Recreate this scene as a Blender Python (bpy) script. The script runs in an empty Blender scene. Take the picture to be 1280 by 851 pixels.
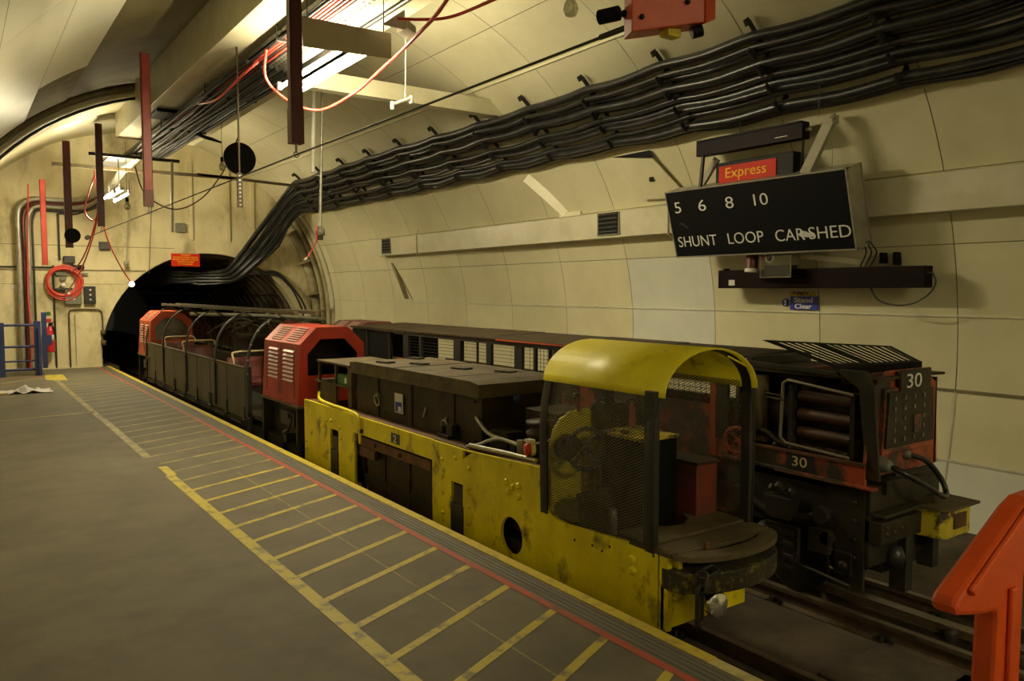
import bpy, math, random
from mathutils import Vector, Matrix
random.seed(7)
S = bpy.context.scene
COL = S.collection
PI = math.pi
CX, CZ, R0 = 3.4, 1.0, 3.9          # station tunnel bore: centre and radius of the lining

# ------------------------------------------------------------------ materials
def mat(name, c1, c2=None, scale=6.0, rough=.6, metal=0.0, bump=0.0, lo=.4, hi=.65, detail=6, emit=None, estr=0,
        c3=None, s3=1.5, lo3=.55, hi3=.7, island=0.0, stretch=None, bscale=None, spec=.5):
    m = bpy.data.materials.new(name); m.use_nodes = True
    nt = m.node_tree; N = nt.nodes; L = nt.links
    b = N['Principled BSDF']
    b.inputs['Roughness'].default_value = rough; b.inputs['Metallic'].default_value = metal
    b.inputs['Base Color'].default_value = (*c1, 1); b.inputs['Specular IOR Level'].default_value = spec
    tc = N.new('ShaderNodeTexCoord'); src = tc.outputs['Object']
    if stretch:
        mp = N.new('ShaderNodeMapping'); mp.inputs['Scale'].default_value = stretch
        L.new(src, mp.inputs['Vector']); src = mp.outputs['Vector']
    def noise(sc, lo_, hi_):
        n = N.new('ShaderNodeTexNoise'); n.inputs['Scale'].default_value = sc; n.inputs['Detail'].default_value = detail
        n.inputs['Roughness'].default_value = .65
        L.new(src, n.inputs['Vector'])
        r = N.new('ShaderNodeMapRange'); r.inputs['From Min'].default_value = lo_; r.inputs['From Max'].default_value = hi_
        L.new(n.outputs['Fac'], r.inputs['Value']); return r.outputs['Result'], n.outputs['Fac']
    out = None
    def mix(fac, a, bcol):
        x = N.new('ShaderNodeMix'); x.data_type = 'RGBA'
        L.new(fac, x.inputs['Factor'])
        if isinstance(a, tuple): x.inputs['A'].default_value = (*a, 1)
        else: L.new(a, x.inputs['A'])
        x.inputs['B'].default_value = (*bcol, 1); return x.outputs['Result']
    if c2:
        f, raw = noise(scale, lo, hi); out = mix(f, c1, c2)
    if c3:
        f, _ = noise(s3, lo3, hi3); out = mix(f, out if out else c1, c3)
    if island:
        g = N.new('ShaderNodeNewGeometry'); r = N.new('ShaderNodeMapRange')
        r.inputs['To Min'].default_value = 1 - island; r.inputs['To Max'].default_value = 1 + island * .5
        L.new(g.outputs['Random Per Island'], r.inputs['Value'])
        h = N.new('ShaderNodeHueSaturation'); L.new(r.outputs['Result'], h.inputs['Value'])
        if out: L.new(out, h.inputs['Color'])
        else: h.inputs['Color'].default_value = (*c1, 1)
        out = h.outputs['Color']
    if out: L.new(out, b.inputs['Base Color'])
    if bump:
        n = N.new('ShaderNodeTexNoise'); n.inputs['Scale'].default_value = bscale or scale * 4; n.inputs['Detail'].default_value = 5
        L.new(src, n.inputs['Vector'])
        bp = N.new('ShaderNodeBump'); bp.inputs['Strength'].default_value = bump; bp.inputs['Distance'].default_value = .01
        L.new(n.outputs['Fac'], bp.inputs['Height']); L.new(bp.outputs['Normal'], b.inputs['Normal'])
    if emit:
        b.inputs['Emission Color'].default_value = (*emit, 1); b.inputs['Emission Strength'].default_value = estr
    return m

M = {}
M['panel'] = mat('cream_panel', (.70,.655,.43), (.62,.57,.36), 1.2, .38, bump=.05, island=.07)
M['panelc'] = mat('ceiling_panel', (.66,.62,.43), (.58,.54,.36), 1.0, .4, bump=.05, island=.06)
M['panelL'] = mat('glossy_ceiling_panel', (.72,.70,.56), (.66,.63,.48), .8, .3, island=.04)
M['white'] = mat('white_panel', (.68,.68,.58), (.6,.6,.5), 1.2, .4)
M['seam'] = mat('seam', (.17,.14,.075), (.26,.22,.12), 5, .8)
M['bead'] = mat('white_bead', (.66,.64,.52), (.5,.47,.34), 9, .45)
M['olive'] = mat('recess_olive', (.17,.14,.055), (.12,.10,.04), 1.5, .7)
M['duct'] = mat('painted_duct', (.60,.56,.40), (.5,.46,.3), 2, .35)
M['concrete'] = mat('stained_plaster', (.66,.585,.36), (.44,.36,.17), 1.6, .8, bump=.5, lo=.46, hi=.76, c3=(.17,.125,.055), s3=1.1, lo3=.54, hi3=.74, stretch=(1,1,.5), bscale=14)
M['lining'] = mat('bare_lining', (.45,.40,.24), (.2,.15,.07), 2.2, .75, bump=.4, lo=.45, hi=.7)
M['asphalt'] = mat('asphalt', (.140,.121,.080), (.100,.087,.058), 2.2, .72, bump=.25, c3=(.175,.15,.10), s3=.7, lo3=.5, hi3=.75, bscale=160)
M['asphalt2'] = mat('ridged_edging', (.15,.14,.105), (.09,.085,.065), 5, .6, bump=.3, stretch=(8,.4,1), bscale=30)
M['yline'] = mat('yellow_line_paint', (.50,.40,.05), (.17,.15,.09), 9, .6, lo=.50, hi=.66)
M['ylinef'] = mat('faded_yellow_line', (.36,.30,.08), (.15,.135,.09), 7, .6, lo=.38, hi=.6)
M['rline'] = mat('red_line_paint', (.40,.075,.04), (.17,.09,.07), 8, .6, lo=.5, hi=.68)
M['ledge'] = mat('cream_edge', (.50,.42,.16), (.28,.23,.12), 12, .6, lo=.45, hi=.7)
M['yedge'] = mat('yellow_edge', (.55,.42,.04), (.3,.23,.06), 11, .55, lo=.5, hi=.72)
M['bed'] = mat('trackbed_dirt', (.050,.038,.024), (.10,.075,.045), 3, .9, bump=.6, c3=(.03,.025,.018), s3=1.2, bscale=40)
M['rail'] = mat('rail_steel', (.17,.125,.08), (.10,.07,.045), 8, .42, .3)
M['mattblack'] = mat('matt_black_sheath', (.014,.013,.012), None, rough=.6, spec=.25)
M['black'] = mat('black_rubber', (.018,.017,.016), (.03,.028,.025), 12, .4, bump=.1)
M['cable'] = mat('black_cable_sheath', (.016,.016,.017), (.05,.046,.04), 7, .32, bump=.15, lo=.5, hi=.75)
M['tunnel'] = mat('sooty_iron', (.19,.15,.095), (.07,.055,.035), 3, .35, .1, bump=.5, bscale=20)
M['bsteel'] = mat('dark_steel', (.035,.034,.032), (.07,.058,.04), 7, .45, .4, bump=.15, lo=.5, hi=.75)
M['meshsteel'] = mat('expanded_mesh_steel', (.17,.155,.115), (.10,.09,.065), 9, .45, .2)
M['brown'] = mat('oily_brown_steel', (.050,.031,.013), (.020,.015,.009), 4, .55, .1, bump=.25, lo=.4, hi=.65, spec=.3)
M['dust'] = mat('dusty_wood', (.115,.085,.036), (.06,.044,.02), 5, .75, bump=.3, lo=.4, hi=.65, c3=(.05,.04,.03), s3=3, lo3=.6, hi3=.7)
M['rust'] = mat('rusty_steel', (.17,.075,.03), (.08,.04,.02), 6, .65, .2, bump=.3)
M['yellow'] = mat('yellow_paint', (.88,.76,.010), (.68,.56,.010), 3, .42, bump=.08, c3=(.12,.075,.02), s3=5.5, lo3=.57, hi3=.71, stretch=(1,1,.7), bscale=60)
M['yellowroof'] = mat('yellow_roof_paint', (.92,.81,.03), (.78,.66,.025), 3, .42, bump=.1, c3=(.2,.14,.03), s3=6, lo3=.60, hi3=.78, bscale=40)
M['red'] = mat('red_paint', (.42,.035,.014), (.28,.026,.012), 3, .42, bump=.08, c3=(.09,.04,.02), s3=6, lo3=.62, hi3=.75)
M['dullred'] = mat('faded_maroon_paint', (.16,.042,.03), (.10,.035,.024), 3, .5, c3=(.08,.05,.035), s3=4)
M['orange'] = mat('orange_red_paint', (.56,.085,.02), (.40,.05,.015), 3, .45, bump=.08, c3=(.13,.05,.02), s3=7, lo3=.62, hi3=.76)
M['wornred'] = mat('worn_red_paint', (.40,.075,.025), (.05,.038,.026), 2.6, .5, .1, bump=.25, lo=.43, hi=.52, c3=(.04,.035,.03), s3=8, lo3=.52, hi3=.66)
M['lockerred'] = mat('dull_red_locker', (.20,.035,.015), (.06,.03,.02), 4, .6, bump=.1)
M['armgrey'] = mat('dull_grey_arm', (.36,.33,.23), (.28,.25,.17), 5, .6)
M['rollerbrown'] = mat('oiled_roller', (.085,.036,.016), (.05,.025,.014), 5, .5)
M['guard'] = mat('dirty_wire', (.20,.17,.11), None, rough=.5)
M['grime'] = mat('grimy_steel', (.042,.034,.022), (.019,.016,.011), 4, .5, .2, bump=.4, lo=.4, hi=.65, spec=.35)
M['wornyellow'] = mat('chipped_yellow', (.55,.44,.03), (.06,.045,.025), 9, .5, bump=.3, lo=.50, hi=.58)
M['dirtyellow'] = mat('scuffed_black_yellow', (.032,.026,.016), (.30,.25,.03), 16, .6, bump=.4, lo=.54, hi=.68)
M['dropside'] = mat('olive_steel_side', (.090,.074,.032), (.055,.045,.020), 4, .42, .25, bump=.12, c3=(.17,.12,.05), s3=3, lo3=.62, hi3=.75, stretch=(1,1,.5))
M['tin'] = mat('galvanised', (.42,.40,.33), (.3,.28,.22), 9, .38, .5)
M['alu'] = mat('aluminium', (.45,.43,.36), (.34,.32,.26), 5, .35, .6)
M['whitepaint'] = mat('white_paint', (.72,.70,.6), (.6,.58,.48), 6, .4)
M['offwhite'] = mat('plastic_offwhite', (.66,.64,.55), None, rough=.4)
M['darkmaroon'] = mat('dark_maroon_paint', (.010,.003,.003), (.006,.003,.003), 4, .5, spec=.08)
M['maroon'] = mat('maroon_paint', (.12,.017,.014), (.08,.014,.012), 4, .4, bump=.06)
M['postred'] = mat('post_red_paint', (.36,.042,.022), (.25,.03,.018), 4, .4, bump=.06)
M['redcable'] = mat('red_cable_sheath', (.62,.07,.05), None, rough=.35)
M['lettering'] = mat('white_lettering', (.75,.75,.68), None, rough=.5)
M['signblack'] = mat('sign_black', (.006,.006,.007), None, rough=.5, spec=.12)
M['signred'] = mat('sign_red', (.60,.03,.008), (.5,.025,.008), 3, .5, spec=.12)
M['signtext'] = mat('amber_lettering', (.85,.50,.04), None, rough=.6, spec=.1)
M['blue'] = mat('blue_paint', (.03,.045,.16), (.02,.03,.1), 5, .45)
M['signblue'] = mat('sign_blue', (.015,.03,.35), None, rough=.35)
M['green'] = mat('green_tin', (.05,.16,.03), (.03,.09,.02), 8, .45)
M['paper'] = mat('paper', (.62,.60,.56), None, rough=.7)
M['lilac'] = mat('printed_notice', (.50,.46,.52), (.62,.58,.5), 30, .6)
M['plastic_orange'] = mat('orange_plastic', (.62,.075,.008), (.52,.06,.006), 5, .42, bump=.06, bscale=90)
M['vinyl'] = mat('dark_red_vinyl', (.17,.035,.03), (.11,.028,.025), 6, .35)
M['plaq'] = mat('number_plate_black', (.03,.032,.03), None, rough=.4)
M['numcream'] = mat('number_cream', (.62,.50,.26), None, rough=.5)
M['greyplastic'] = mat('grey_steel_box', (.13,.13,.10), (.2,.19,.14), 14, .5)
M['chrome'] = mat('chrome', (.75,.75,.72), None, rough=.12, metal=1)
M['lens'] = mat('lamp_glass', (.80,.81,.80), (.9,.9,.88), 30, .22, .8)
M['ext'] = mat('extinguisher_red', (.55,.03,.025), None, rough=.3)
M['tube'] = mat('fluorescent_tube', (.9,.9,.85), None, rough=.4, emit=(1,.885,.57), estr=165)
M['tube_far'] = mat('fluorescent_tube_bright', (.9,.9,.85), None, rough=.4, emit=(1,.885,.57), estr=190)
M['tube_back'] = mat('fluorescent_tube_dimmer', (.9,.9,.85), None, rough=.4, emit=(1,.885,.57), estr=255)
M['bulbon'] = mat('lit_bulb', (.9,.9,.85), None, rough=.2, emit=(1,.93,.75), estr=25)
def glass(name, alpha, tint=(.8,.8,.75), rough=.05):
    m = bpy.data.materials.new(name); m.use_nodes = True; nt = m.node_tree; N = nt.nodes; L = nt.links
    N.remove(N['Principled BSDF']); o = N['Material Output']
    t = N.new('ShaderNodeBsdfTransparent'); t.inputs['Color'].default_value = (*tint, 1)
    g = N.new('ShaderNodeBsdfGlossy'); g.inputs['Roughness'].default_value = rough; g.inputs['Color'].default_value = (.8,.8,.75,1)
    x = N.new('ShaderNodeMixShader'); x.inputs['Fac'].default_value = alpha
    L.new(t.outputs[0], x.inputs[1]); L.new(g.outputs[0], x.inputs[2]); L.new(x.outputs[0], o.inputs['Surface']); return m
M['clear'] = glass('clear_acrylic', .10, (.82,.80,.72), .12)
M['bulboff'] = glass('bulb_glass', .28, (.7,.7,.62), .06)

# ------------------------------------------------------------------ mesh builder
class MB:
    def __init__(s): s.v = []; s.f = []; s.mi = []; s.sm = []; s.cur = 0
    def slot(s, i): s.cur = i; return s
    def add(s, vs, fs, smooth=False):
        o = len(s.v); s.v += [tuple(p) for p in vs]
        for f in fs: s.f.append([i + o for i in f]); s.mi.append(s.cur); s.sm.append(smooth)
        return s
    def box(s, x0, x1, y0, y1, z0, z1):
        if x0 > x1: x0, x1 = x1, x0
        if y0 > y1: y0, y1 = y1, y0
        if z0 > z1: z0, z1 = z1, z0
        v = [(x,y,z) for x in (x0,x1) for y in (y0,y1) for z in (z0,z1)]
        return s.add(v, [(0,1,3,2),(4,6,7,5),(0,4,5,1),(2,3,7,6),(0,2,6,4),(1,5,7,3)])
    def obox(s, c, size, rot):           # rot = Matrix 3x3 or euler tuple
        if not isinstance(rot, Matrix):
            from mathutils import Euler
            rot = Euler(rot).to_matrix()
        c = Vector(c); a, b, d = [k / 2 for k in size]
        v = [c + rot @ Vector((x,y,z)) for x in (-a,a) for y in (-b,b) for z in (-d,d)]
        return s.add(v, [(0,1,3,2),(4,6,7,5),(0,4,5,1),(2,3,7,6),(0,2,6,4),(1,5,7,3)])
    def bar(s, p, q, w, h, up=(0,0,1)):  # rectangular bar between two points
        p, q = Vector(p), Vector(q); d = (q - p); n = d.normalized(); u = Vector(up)
        if abs(n.dot(u)) > .98: u = Vector((1,0,0))
        a = n.cross(u).normalized(); b = a.cross(n).normalized()
        v = [e + a * i * w / 2 + b * j * h / 2 for e in (p, q) for i, j in ((-1,-1),(1,-1),(1,1),(-1,1))]
        return s.add(v, [(3,2,1,0),(4,5,6,7),(0,1,5,4),(1,2,6,5),(2,3,7,6),(3,0,4,7)])
    def tube(s, pts, r, n=8, closed=False, cap=True):
        P = [Vector(p) for p in pts]; rings = []; k = len(P)
        prev = None
        for i in range(k):
            if closed: t = P[(i + 1) % k] - P[i - 1]
            else: t = P[min(i + 1, k - 1)] - P[max(i - 1, 0)]
            t = t.normalized() if t.length > 1e-9 else Vector((0,0,1))
            if prev is None:
                a = t.cross(Vector((0,0,1)))
                if a.length < .05: a = t.cross(Vector((1,0,0)))
            else: a = prev - t * prev.dot(t)
            a.normalize(); prev = a; b = t.cross(a)
            rr = r[i] if isinstance(r, (list, tuple)) else r
            rings.append([P[i] + (a * math.cos(2*PI*j/n) + b * math.sin(2*PI*j/n)) * rr for j in range(n)])
        vs = [p for g in rings for p in g]; fs = []
        for i in range(k if closed else k - 1):
            i2 = (i + 1) % k
            for j in range(n):
                j2 = (j + 1) % n; fs.append((i*n + j, i*n + j2, i2*n + j2, i2*n + j))
        s.add(vs, fs, True)
        if cap and not closed:
            s.add(rings[0], [tuple(reversed(range(n)))]); s.add(rings[-1], [tuple(range(n))])
        return s
    def cyl(s, p, q, r, n=20, r2=None):
        return s.tube([p, q], [r, r if r2 is None else r2], n)
    def lathe(s, prof, c, axis=(0,0,1), n=24):   # prof: (radius, height) along axis
        ax = Vector(axis).normalized(); a = ax.cross(Vector((0,0,1)))
        if a.length < .05: a = Vector((1,0,0))
        a.normalize(); b = ax.cross(a); c = Vector(c)
        vs = [c + ax * h + (a * math.cos(2*PI*j/n) + b * math.sin(2*PI*j/n)) * r for r, h in prof for j in range(n)]
        fs = [(i*n + j, i*n + (j+1) % n, (i+1)*n + (j+1) % n, (i+1)*n + j) for i in range(len(prof) - 1) for j in range(n)]
        return s.add(vs, fs, True)
    def ring(s, c, R, r, axis=(0,1,0), n=36, m=8):
        ax = Vector(axis).normalized(); a = ax.cross(Vector((0,0,1)))
        if a.length < .05: a = Vector((1,0,0))
        a.normalize(); b = ax.cross(a); c = Vector(c)
        return s.tube([c + (a * math.cos(2*PI*j/n) + b * math.sin(2*PI*j/n)) * R for j in range(n)], r, m, closed=True)
    def prism(s, poly, a0, a1, axis='x'):  # polygon in the other two axes, extruded from a0 to a1
        def P(u, w, t): return {'x': (t,u,w), 'y': (u,t,w), 'z': (u,w,t)}[axis]
        n = len(poly); v = [P(u,w,a0) for u,w in poly] + [P(u,w,a1) for u,w in poly]
        return s.add(v, [tuple(range(n)), tuple(reversed(range(n,2*n)))] + [(i, n+i, n+(i+1)%n, (i+1)%n) for i in range(n)])
    def hexbolt(s, c, r, h, axis):
        ax = Vector(axis).normalized(); c = Vector(c)
        s.tube([c, c + ax * h * .6, c + ax * h], [r, r, r * .55], 8)
        return s
    def build(s, name, mats, parent=None, bevel=0, org=None):
        me = bpy.data.meshes.new(name)
        o0 = Vector(org) if org is not None else (ORG.get(parent.name, Vector()) if parent else Vector())
        me.from_pydata([tuple(Vector(p) - o0) for p in s.v], [], s.f)
        ms = mats if isinstance(mats, (list, tuple)) else [mats]
        for m in ms: me.materials.append(M[m] if isinstance(m, str) else m)
        me.polygons.foreach_set('material_index', s.mi); me.polygons.foreach_set('use_smooth', s.sm)
        me.update(); me.validate()
        import bmesh
        bm = bmesh.new(); bm.from_mesh(me); bmesh.ops.recalc_face_normals(bm, faces=bm.faces); bm.to_mesh(me); bm.free()
        o = bpy.data.objects.new(name, me); COL.objects.link(o)
        if parent: o.parent = parent; ORG[o.name] = o0
        else: o.location = o0; ORG[o.name] = o0
        if bevel:
            b = o.modifiers.new('Bevel', 'BEVEL'); b.width = bevel; b.segments = 2; b.limit_method = 'ANGLE'
        return o
ORG = {}
def thing(name, label, cat, loc, group=None):
    o = bpy.data.objects.new(name, None); COL.objects.link(o); o.location = loc; o.empty_display_size = .1
    ORG[o.name] = Vector(loc); o['label'] = label; o['category'] = cat
    if group: o['group'] = group
    return o
def tag(o, label, cat, group=None):
    o['label'] = label; o['category'] = cat
    if group: o['group'] = group
    return o
def struct(o): o['kind'] = 'structure'; return o
def kids(o): return [c for c in bpy.data.objects if c.parent == o]
def dup(o, offset=None, label=None, parent=None, depth=0):
    c = o.copy(); COL.objects.link(c)
    if parent: c.parent = parent
    if depth == 0:
        c.location = Vector(o.location) + Vector(offset)
        if label: c['label'] = label
    for k in kids(o): dup(k, parent=c, depth=depth + 1)
    return c
def arc(x, z, r, a0, a1, n): return [(x + r*math.cos(a0 + (a1-a0)*i/n), z + r*math.sin(a0 + (a1-a0)*i/n)) for i in range(n+1)]
def smooth(pts, k=6):                      # Catmull-Rom
    P = [Vector(p) for p in pts]; out = []
    for i in range(len(P) - 1):
        a, b, c, d = P[max(i-1,0)], P[i], P[i+1], P[min(i+2,len(P)-1)]
        for j in range(k):
            t = j / k
            out.append(.5*((2*b) + (c-a)*t + (2*a-5*b+4*c-d)*t*t + (3*b-a-3*c+d)*t**3))
    out.append(P[-1]); return out
def text(body, name, m, parent, o, u, v, w, h, ext=.002, bold=0.0, shear=0):
    """raised lettering: lower-left corner o, reading direction u, up v, width w, height h"""
    cu = bpy.data.curves.new(name, 'FONT'); cu.body = body; cu.extrude = .01; cu.offset = bold; cu.resolution_u = 4
    cu.align_x = 'CENTER'
    t = bpy.data.objects.new('tmp', cu); COL.objects.link(t)
    bpy.context.view_layer.update()
    me = bpy.data.meshes.new_from_object(t.evaluated_get(bpy.context.evaluated_depsgraph_get()))
    bpy.data.objects.remove(t); bpy.data.curves.remove(cu)
    xs = [q.co.x for q in me.vertices]; ys = [q.co.y for q in me.vertices]
    x0, x1, y0, y1 = min(xs), max(xs), min(ys), max(ys)
    o, u, v = Vector(o), Vector(u).normalized(), Vector(v).normalized(); n = u.cross(v)
    po = ORG.get(parent.name, Vector()) if parent else Vector()
    for q in me.vertices:
        a = (q.co.x - x0) / (x1 - x0) * w; b = (q.co.y - y0) / (y1 - y0) * h; e = ext if q.co.z > 0 else -.001
        q.co = o + u*a + v*b + n*e - po
    me.materials.clear(); me.materials.append(M[m])
    ob = bpy.data.objects.new(name, me); COL.objects.link(ob)
    if parent: ob.parent = parent
    ORG[ob.name] = po
    return ob
def P(th, r=R0, cx=CX, cz=CZ): t = math.radians(th); return (cx + r*math.cos(t), cz + r*math.sin(t))

# ------------------------------------------------------------------ camera
cam = bpy.data.objects.new('camera', bpy.data.cameras.new('camera')); COL.objects.link(cam)
cam.location = (0, 0, 1.6); cam.rotation_euler = (math.radians(90 - 3.6596), 0, math.radians(-35.3447))
cam.data.sensor_width = 36; cam.data.lens = 985 / 1280 * 36; cam.data.clip_end = 200; cam.data.clip_start = .05
S.camera = cam

# ------------------------------------------------------------------ floor: platform and track bed
YN, YF = -8.5, 18.4
EX = 2.65
def quad(b, pts, z): b.add([(x, y, z) for x, y in pts], [(0,1,2,3)])
b = MB()
b.slot(0).box(-.7, 2.44, YN, YF, -.3, 0)
b.slot(1).box(2.44, 2.585, YN, YF, -.3, .001)
for k in range(4): b.slot(1).box(2.46 + k*.033, 2.473 + k*.033, YN, YF, 0, .004)
b.slot(2).box(2.585, EX, YN, YF, -.10, .006)
b.slot(3).box(2.52, 2.60, YN, YF, -.45, -.02)
b.slot(4); quad(b, [(2.395,YN),(2.44,YN),(2.44,YF),(2.395,YF)], .0025)
b.slot(5)
for y0, y1, dx in ((YN,7.2,0),(7.2,7.6,.02),(8.1,11.0,-.01),(11.0,16.9,-.02)):
    b.slot(5 if y0 < 7.6 else 6); quad(b, [(1.44+dx,y0),(1.515+dx,y0),(1.515+dx,y1),(1.44+dx,y1)], .0022)
for k in range(36):
    y = 2.60 + .392*(k-3) + random.uniform(-.01,.01); w = .052
    if y > 17.6: break
    b.slot(5 if y < 6.6 else 6)
    quad(b, [(1.50,y),(2.395,y+.40),(2.395,y+.40+w),(1.50,y+w)], .002)
b.slot(6); quad(b, [(-.4,11.28),(1.47,11.52),(1.47,11.60),(-.4,11.36)], .0022)
quad(b, [(-.2,15.2),(1.42,16.7),(1.42,16.82),(-.2,15.32)], .0022)
b.slot(4); quad(b, [(-.2,16.45),(1.45,16.95),(1.45,17.02),(-.2,16.52)], .0024)
b.slot(5); quad(b, [(1.30,16.2),(1.62,15.9),(1.66,17.1),(1.36,17.1)], .0026)
b.slot(6); quad(b, [(1.985,YN),(1.995,YN),(1.995,7),(1.985,7)], .0016)
struct(b.build('floor', ['asphalt','asphalt2','ledge','concrete','rline','yline','ylinef']))
b = MB(); b.box(-.7, 8, YN, 45, -.62, -.47)
b.box(3.62, 4.28, YN, 18.4, -.47, -.425)
for y in [1.9, 2.35]: b.box(3.64, 4.26, y-.9, y, -.425, -.405)
struct(b.build('floor_trackbed', 'bed', bevel=.01))
# yellow top coat of the platform nosing
o = MB().box(2.586, EX+.003, 2.2, YF, -.03, .0075).build('trim_1', 'yedge'); struct(o)

# ------------------------------------------------------------------ wall and ceiling panels
SEAM0, SP = 3.42, 1.37
ys = [SEAM0 + SP*k for k in range(-9, 11)]          # -4.8 .. 17.12
def panels(b, rows, ylist, r, g=.0038, n=4, slots=None):
    for i in range(len(ylist)-1):
        for j in range(len(rows)-1):
            if slots: b.slot(slots(i, j))
            a0, a1 = rows[j] + math.degrees(g/r), rows[j+1] - math.degrees(g/r)
            y0, y1 = ylist[i] + g, ylist[i+1] - g
            vs = []
            for k in range(n+1):
                x, z = P(a0 + (a1-a0)*k/n, r); vs += [(x,y0,z),(x,y1,z)]
            b.add(vs, [(2*k,2*k+1,2*k+3,2*k+2) for k in range(n)], True)
def shell(b, a0, a1, y0, y1, r, t=.03, n=24):
    vs = []
    for k in range(n+1):
        a = a0 + (a1-a0)*k/n
        for rr in (r, r+t):
            x, z = P(a, rr); vs += [(x,y0,z),(x,y1,z)]
    fs = []
    for k in range(n):
        q = 4*k; fs += [(q,q+4,q+5,q+1),(q+2,q+3,q+7,q+6),(q,q+2,q+6,q+4),(q+1,q+5,q+7,q+3)]
    fs += [(0,1,3,2),(4*n,4*n+2,4*n+3,4*n+1)]
    b.add(vs, fs, True)
b = MB(); yr = ys + [17.45]
wrows = [-22.5, -13.6, -4.4, 5.4, 14.9, 24.5, 35.5]
panels(b, wrows, yr, R0, slots=lambda i, j: 1 if (i == 11 and j in (2,3)) or (i in (8,9,10) and j == 0) else 0)
b.slot(2); shell(b, -25, 35.6, YN, 17.45, R0+.007)
b.slot(3)
for a, t in ((-13.6,.010),(5.4,.007)):      # white cover beads along the long seams
    x, z = P(a, R0-.004); b.box(x-.008, x+.006, YN, 17.4, z-t, z+t)
for k, y in enumerate(ys):
    pts = [(P(a, R0-.003)[0], y, P(a, R0-.003)[1]) for a in (-22,-18,-13.6,-9,-4.4)]
    if k > 2 and y < 6: b.tube(pts, .009, 6)
b.slot(2)
x, z = P(-4.4, R0-.004)
b.box(x-.006, x+.02, YN, 4.3, z-.014, z+.014)
b.slot(0); b.box(*sorted((P(35.5)[0]-.0, P(35.5)[0]+.10)), YN, 17.3, P(35.5)[1]-.004, P(35.5)[1]+.03)
b.slot(4); vs = []
for k in range(13):
    a = -22.5 + 58*k/12
    for rr in (R0-.004, R0+.30): x, z = P(a, rr); vs += [(x,17.45,z)]
b.add(vs, [(2*k,2*k+1,2*k+3,2*k+2) for k in range(12)])
struct(b.build('wall_right', ['panel','white','seam','bead','duct']))
# ceiling, right-hand side down to the cables
b = MB()
panels(b, [35.5, 44.5, 54.8, 65, 77, 90], yr + [18.4], R0+.015)
b.slot(1); shell(b, 34, 128, YN, 18.45, R0+.05, n=30)
b.slot(2); x, z = P(35.6, R0-.02)
b.slot(3); x, z = P(54.8, R0+.006); b.box(x-.012, x+.012, YN, 17.4, z-.012, z+.012)
struct(b.build('ceiling', ['panelc','seam','bead','duct']))
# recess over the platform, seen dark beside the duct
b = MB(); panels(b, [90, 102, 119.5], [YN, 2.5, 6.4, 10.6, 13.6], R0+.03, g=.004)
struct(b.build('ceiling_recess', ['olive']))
# glossy left-hand ceiling
b = MB(); panels(b, [119.5, 129, 141, 155, 170, 188], [YN, -5, -1.9, 1.2, 4.3, 7.4, 11.27], R0, g=.003, n=6)
panels(b, [129, 141, 155, 170, 188], [11.27, 13.5], R0, g=.003, n=6)
b.slot(1); shell(b, 119.4, 190, YN, 13.55, R0+.012)
struct(b.build('wall_left', ['panelL','seam']))
# transverse rib and end bays
b = MB()
shell(b, 97, 188, 13.72, 15.3, 3.80, .05)
b.slot(1); shell(b, 97, 188, 13.64, 13.70, 3.85, .08)
b.slot(0); shell(b, 118, 188, 15.3, 18.4, 3.87, .05)
b.slot(2); shell(b, 97, 118, 15.3, 18.4, 3.89, .05)
struct(b.build('ceiling_rib', ['panelc','seam','panelL']))
b = MB(); b.tube([(P(a, 3.72)[0], 13.66 - .5*max(0,(a-120)/60), P(a,3.72)[1]) for a in range(98, 186, 4)], .022, 8)
tag(b.build('conduit', 'cable'), 'thin black conduit curving across the left ceiling rib', 'pipe')
# end collar and bare lining beyond the wall panels
b = MB()
shell(b, -25, 47, 17.5, 18.45, R0+.02, .05)
for y in (17.7, 18.05, 18.35): shell(b, -25, 40, y, y+.035, R0-.10, .13)
b.slot(1)
shell(b, -25, 40, 18.25, 18.42, R0-.22, .24)
b.slot(2); shell(b, 2, 36, 17.5, 17.95, R0-.02, .05)
for a in (-2, 8, 20, 32):
    x, z = P(a, R0-.2); b.slot(0).obox((x, 18.2, z), (.34, .28, .02), (0, -math.radians(a), 0))
struct(b.build('wall_right_lining', ['lining','lining','duct']))

# ------------------------------------------------------------------ end wall with the tunnel mouth
MX, MZ, MR = 4.72, .22, 2.2
b = MB(); n = 72; ring = []; outer = []
for k in range(n):
    a = 2*PI*k/n; c, s_ = math.cos(a), math.sin(a)
    ring.append((MX + MR*c, MZ + MR*s_))
    t = min((8.2-MX)/c if c > 1e-6 else 1e9, (-1.2-MX)/c if c < -1e-6 else 1e9, (5.6-MZ)/s_ if s_ > 1e-6 else 1e9, (-2.3-MZ)/s_ if s_ < -1e-6 else 1e9)
    outer.append((MX + c*t, MZ + s_*t))
vs = [(x, y, z) for y in (18.4, 18.75) for x, z in ring] + [(x, y, z) for y in (18.4, 18.75) for x, z in outer]
fs = []
for k in range(n):
    k2 = (k+1) % n
    fs += [(k, k2, 2*n+k2, 2*n+k), (n+k, 3*n+k, 3*n+k2, n+k2), (k, n+k, n+k2, k2)]
b.add(vs, fs)
b.box(2.04, 2.50, 18.34, 18.42, 0, 1.10)                       # blocked-up opening beside the mouth
b.slot(2).box(-.4, 4.0, 18.393, 18.41, 2.50, 2.513); b.box(-.4, 3.4, 18.38, 18.41, 2.0, 2.02); b.box(-.4, 3.0, 18.395, 18.41, 1.72, 1.728); b.slot(0)
b.box(-.6, 2.5, 18.36, 18.42, 0, .05)
for x in (4.35, 5.15, 5.7): b.box(x-.04, x+.04, 18.35, 18.42, 2.7, 4.4)
b.slot(1)
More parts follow.
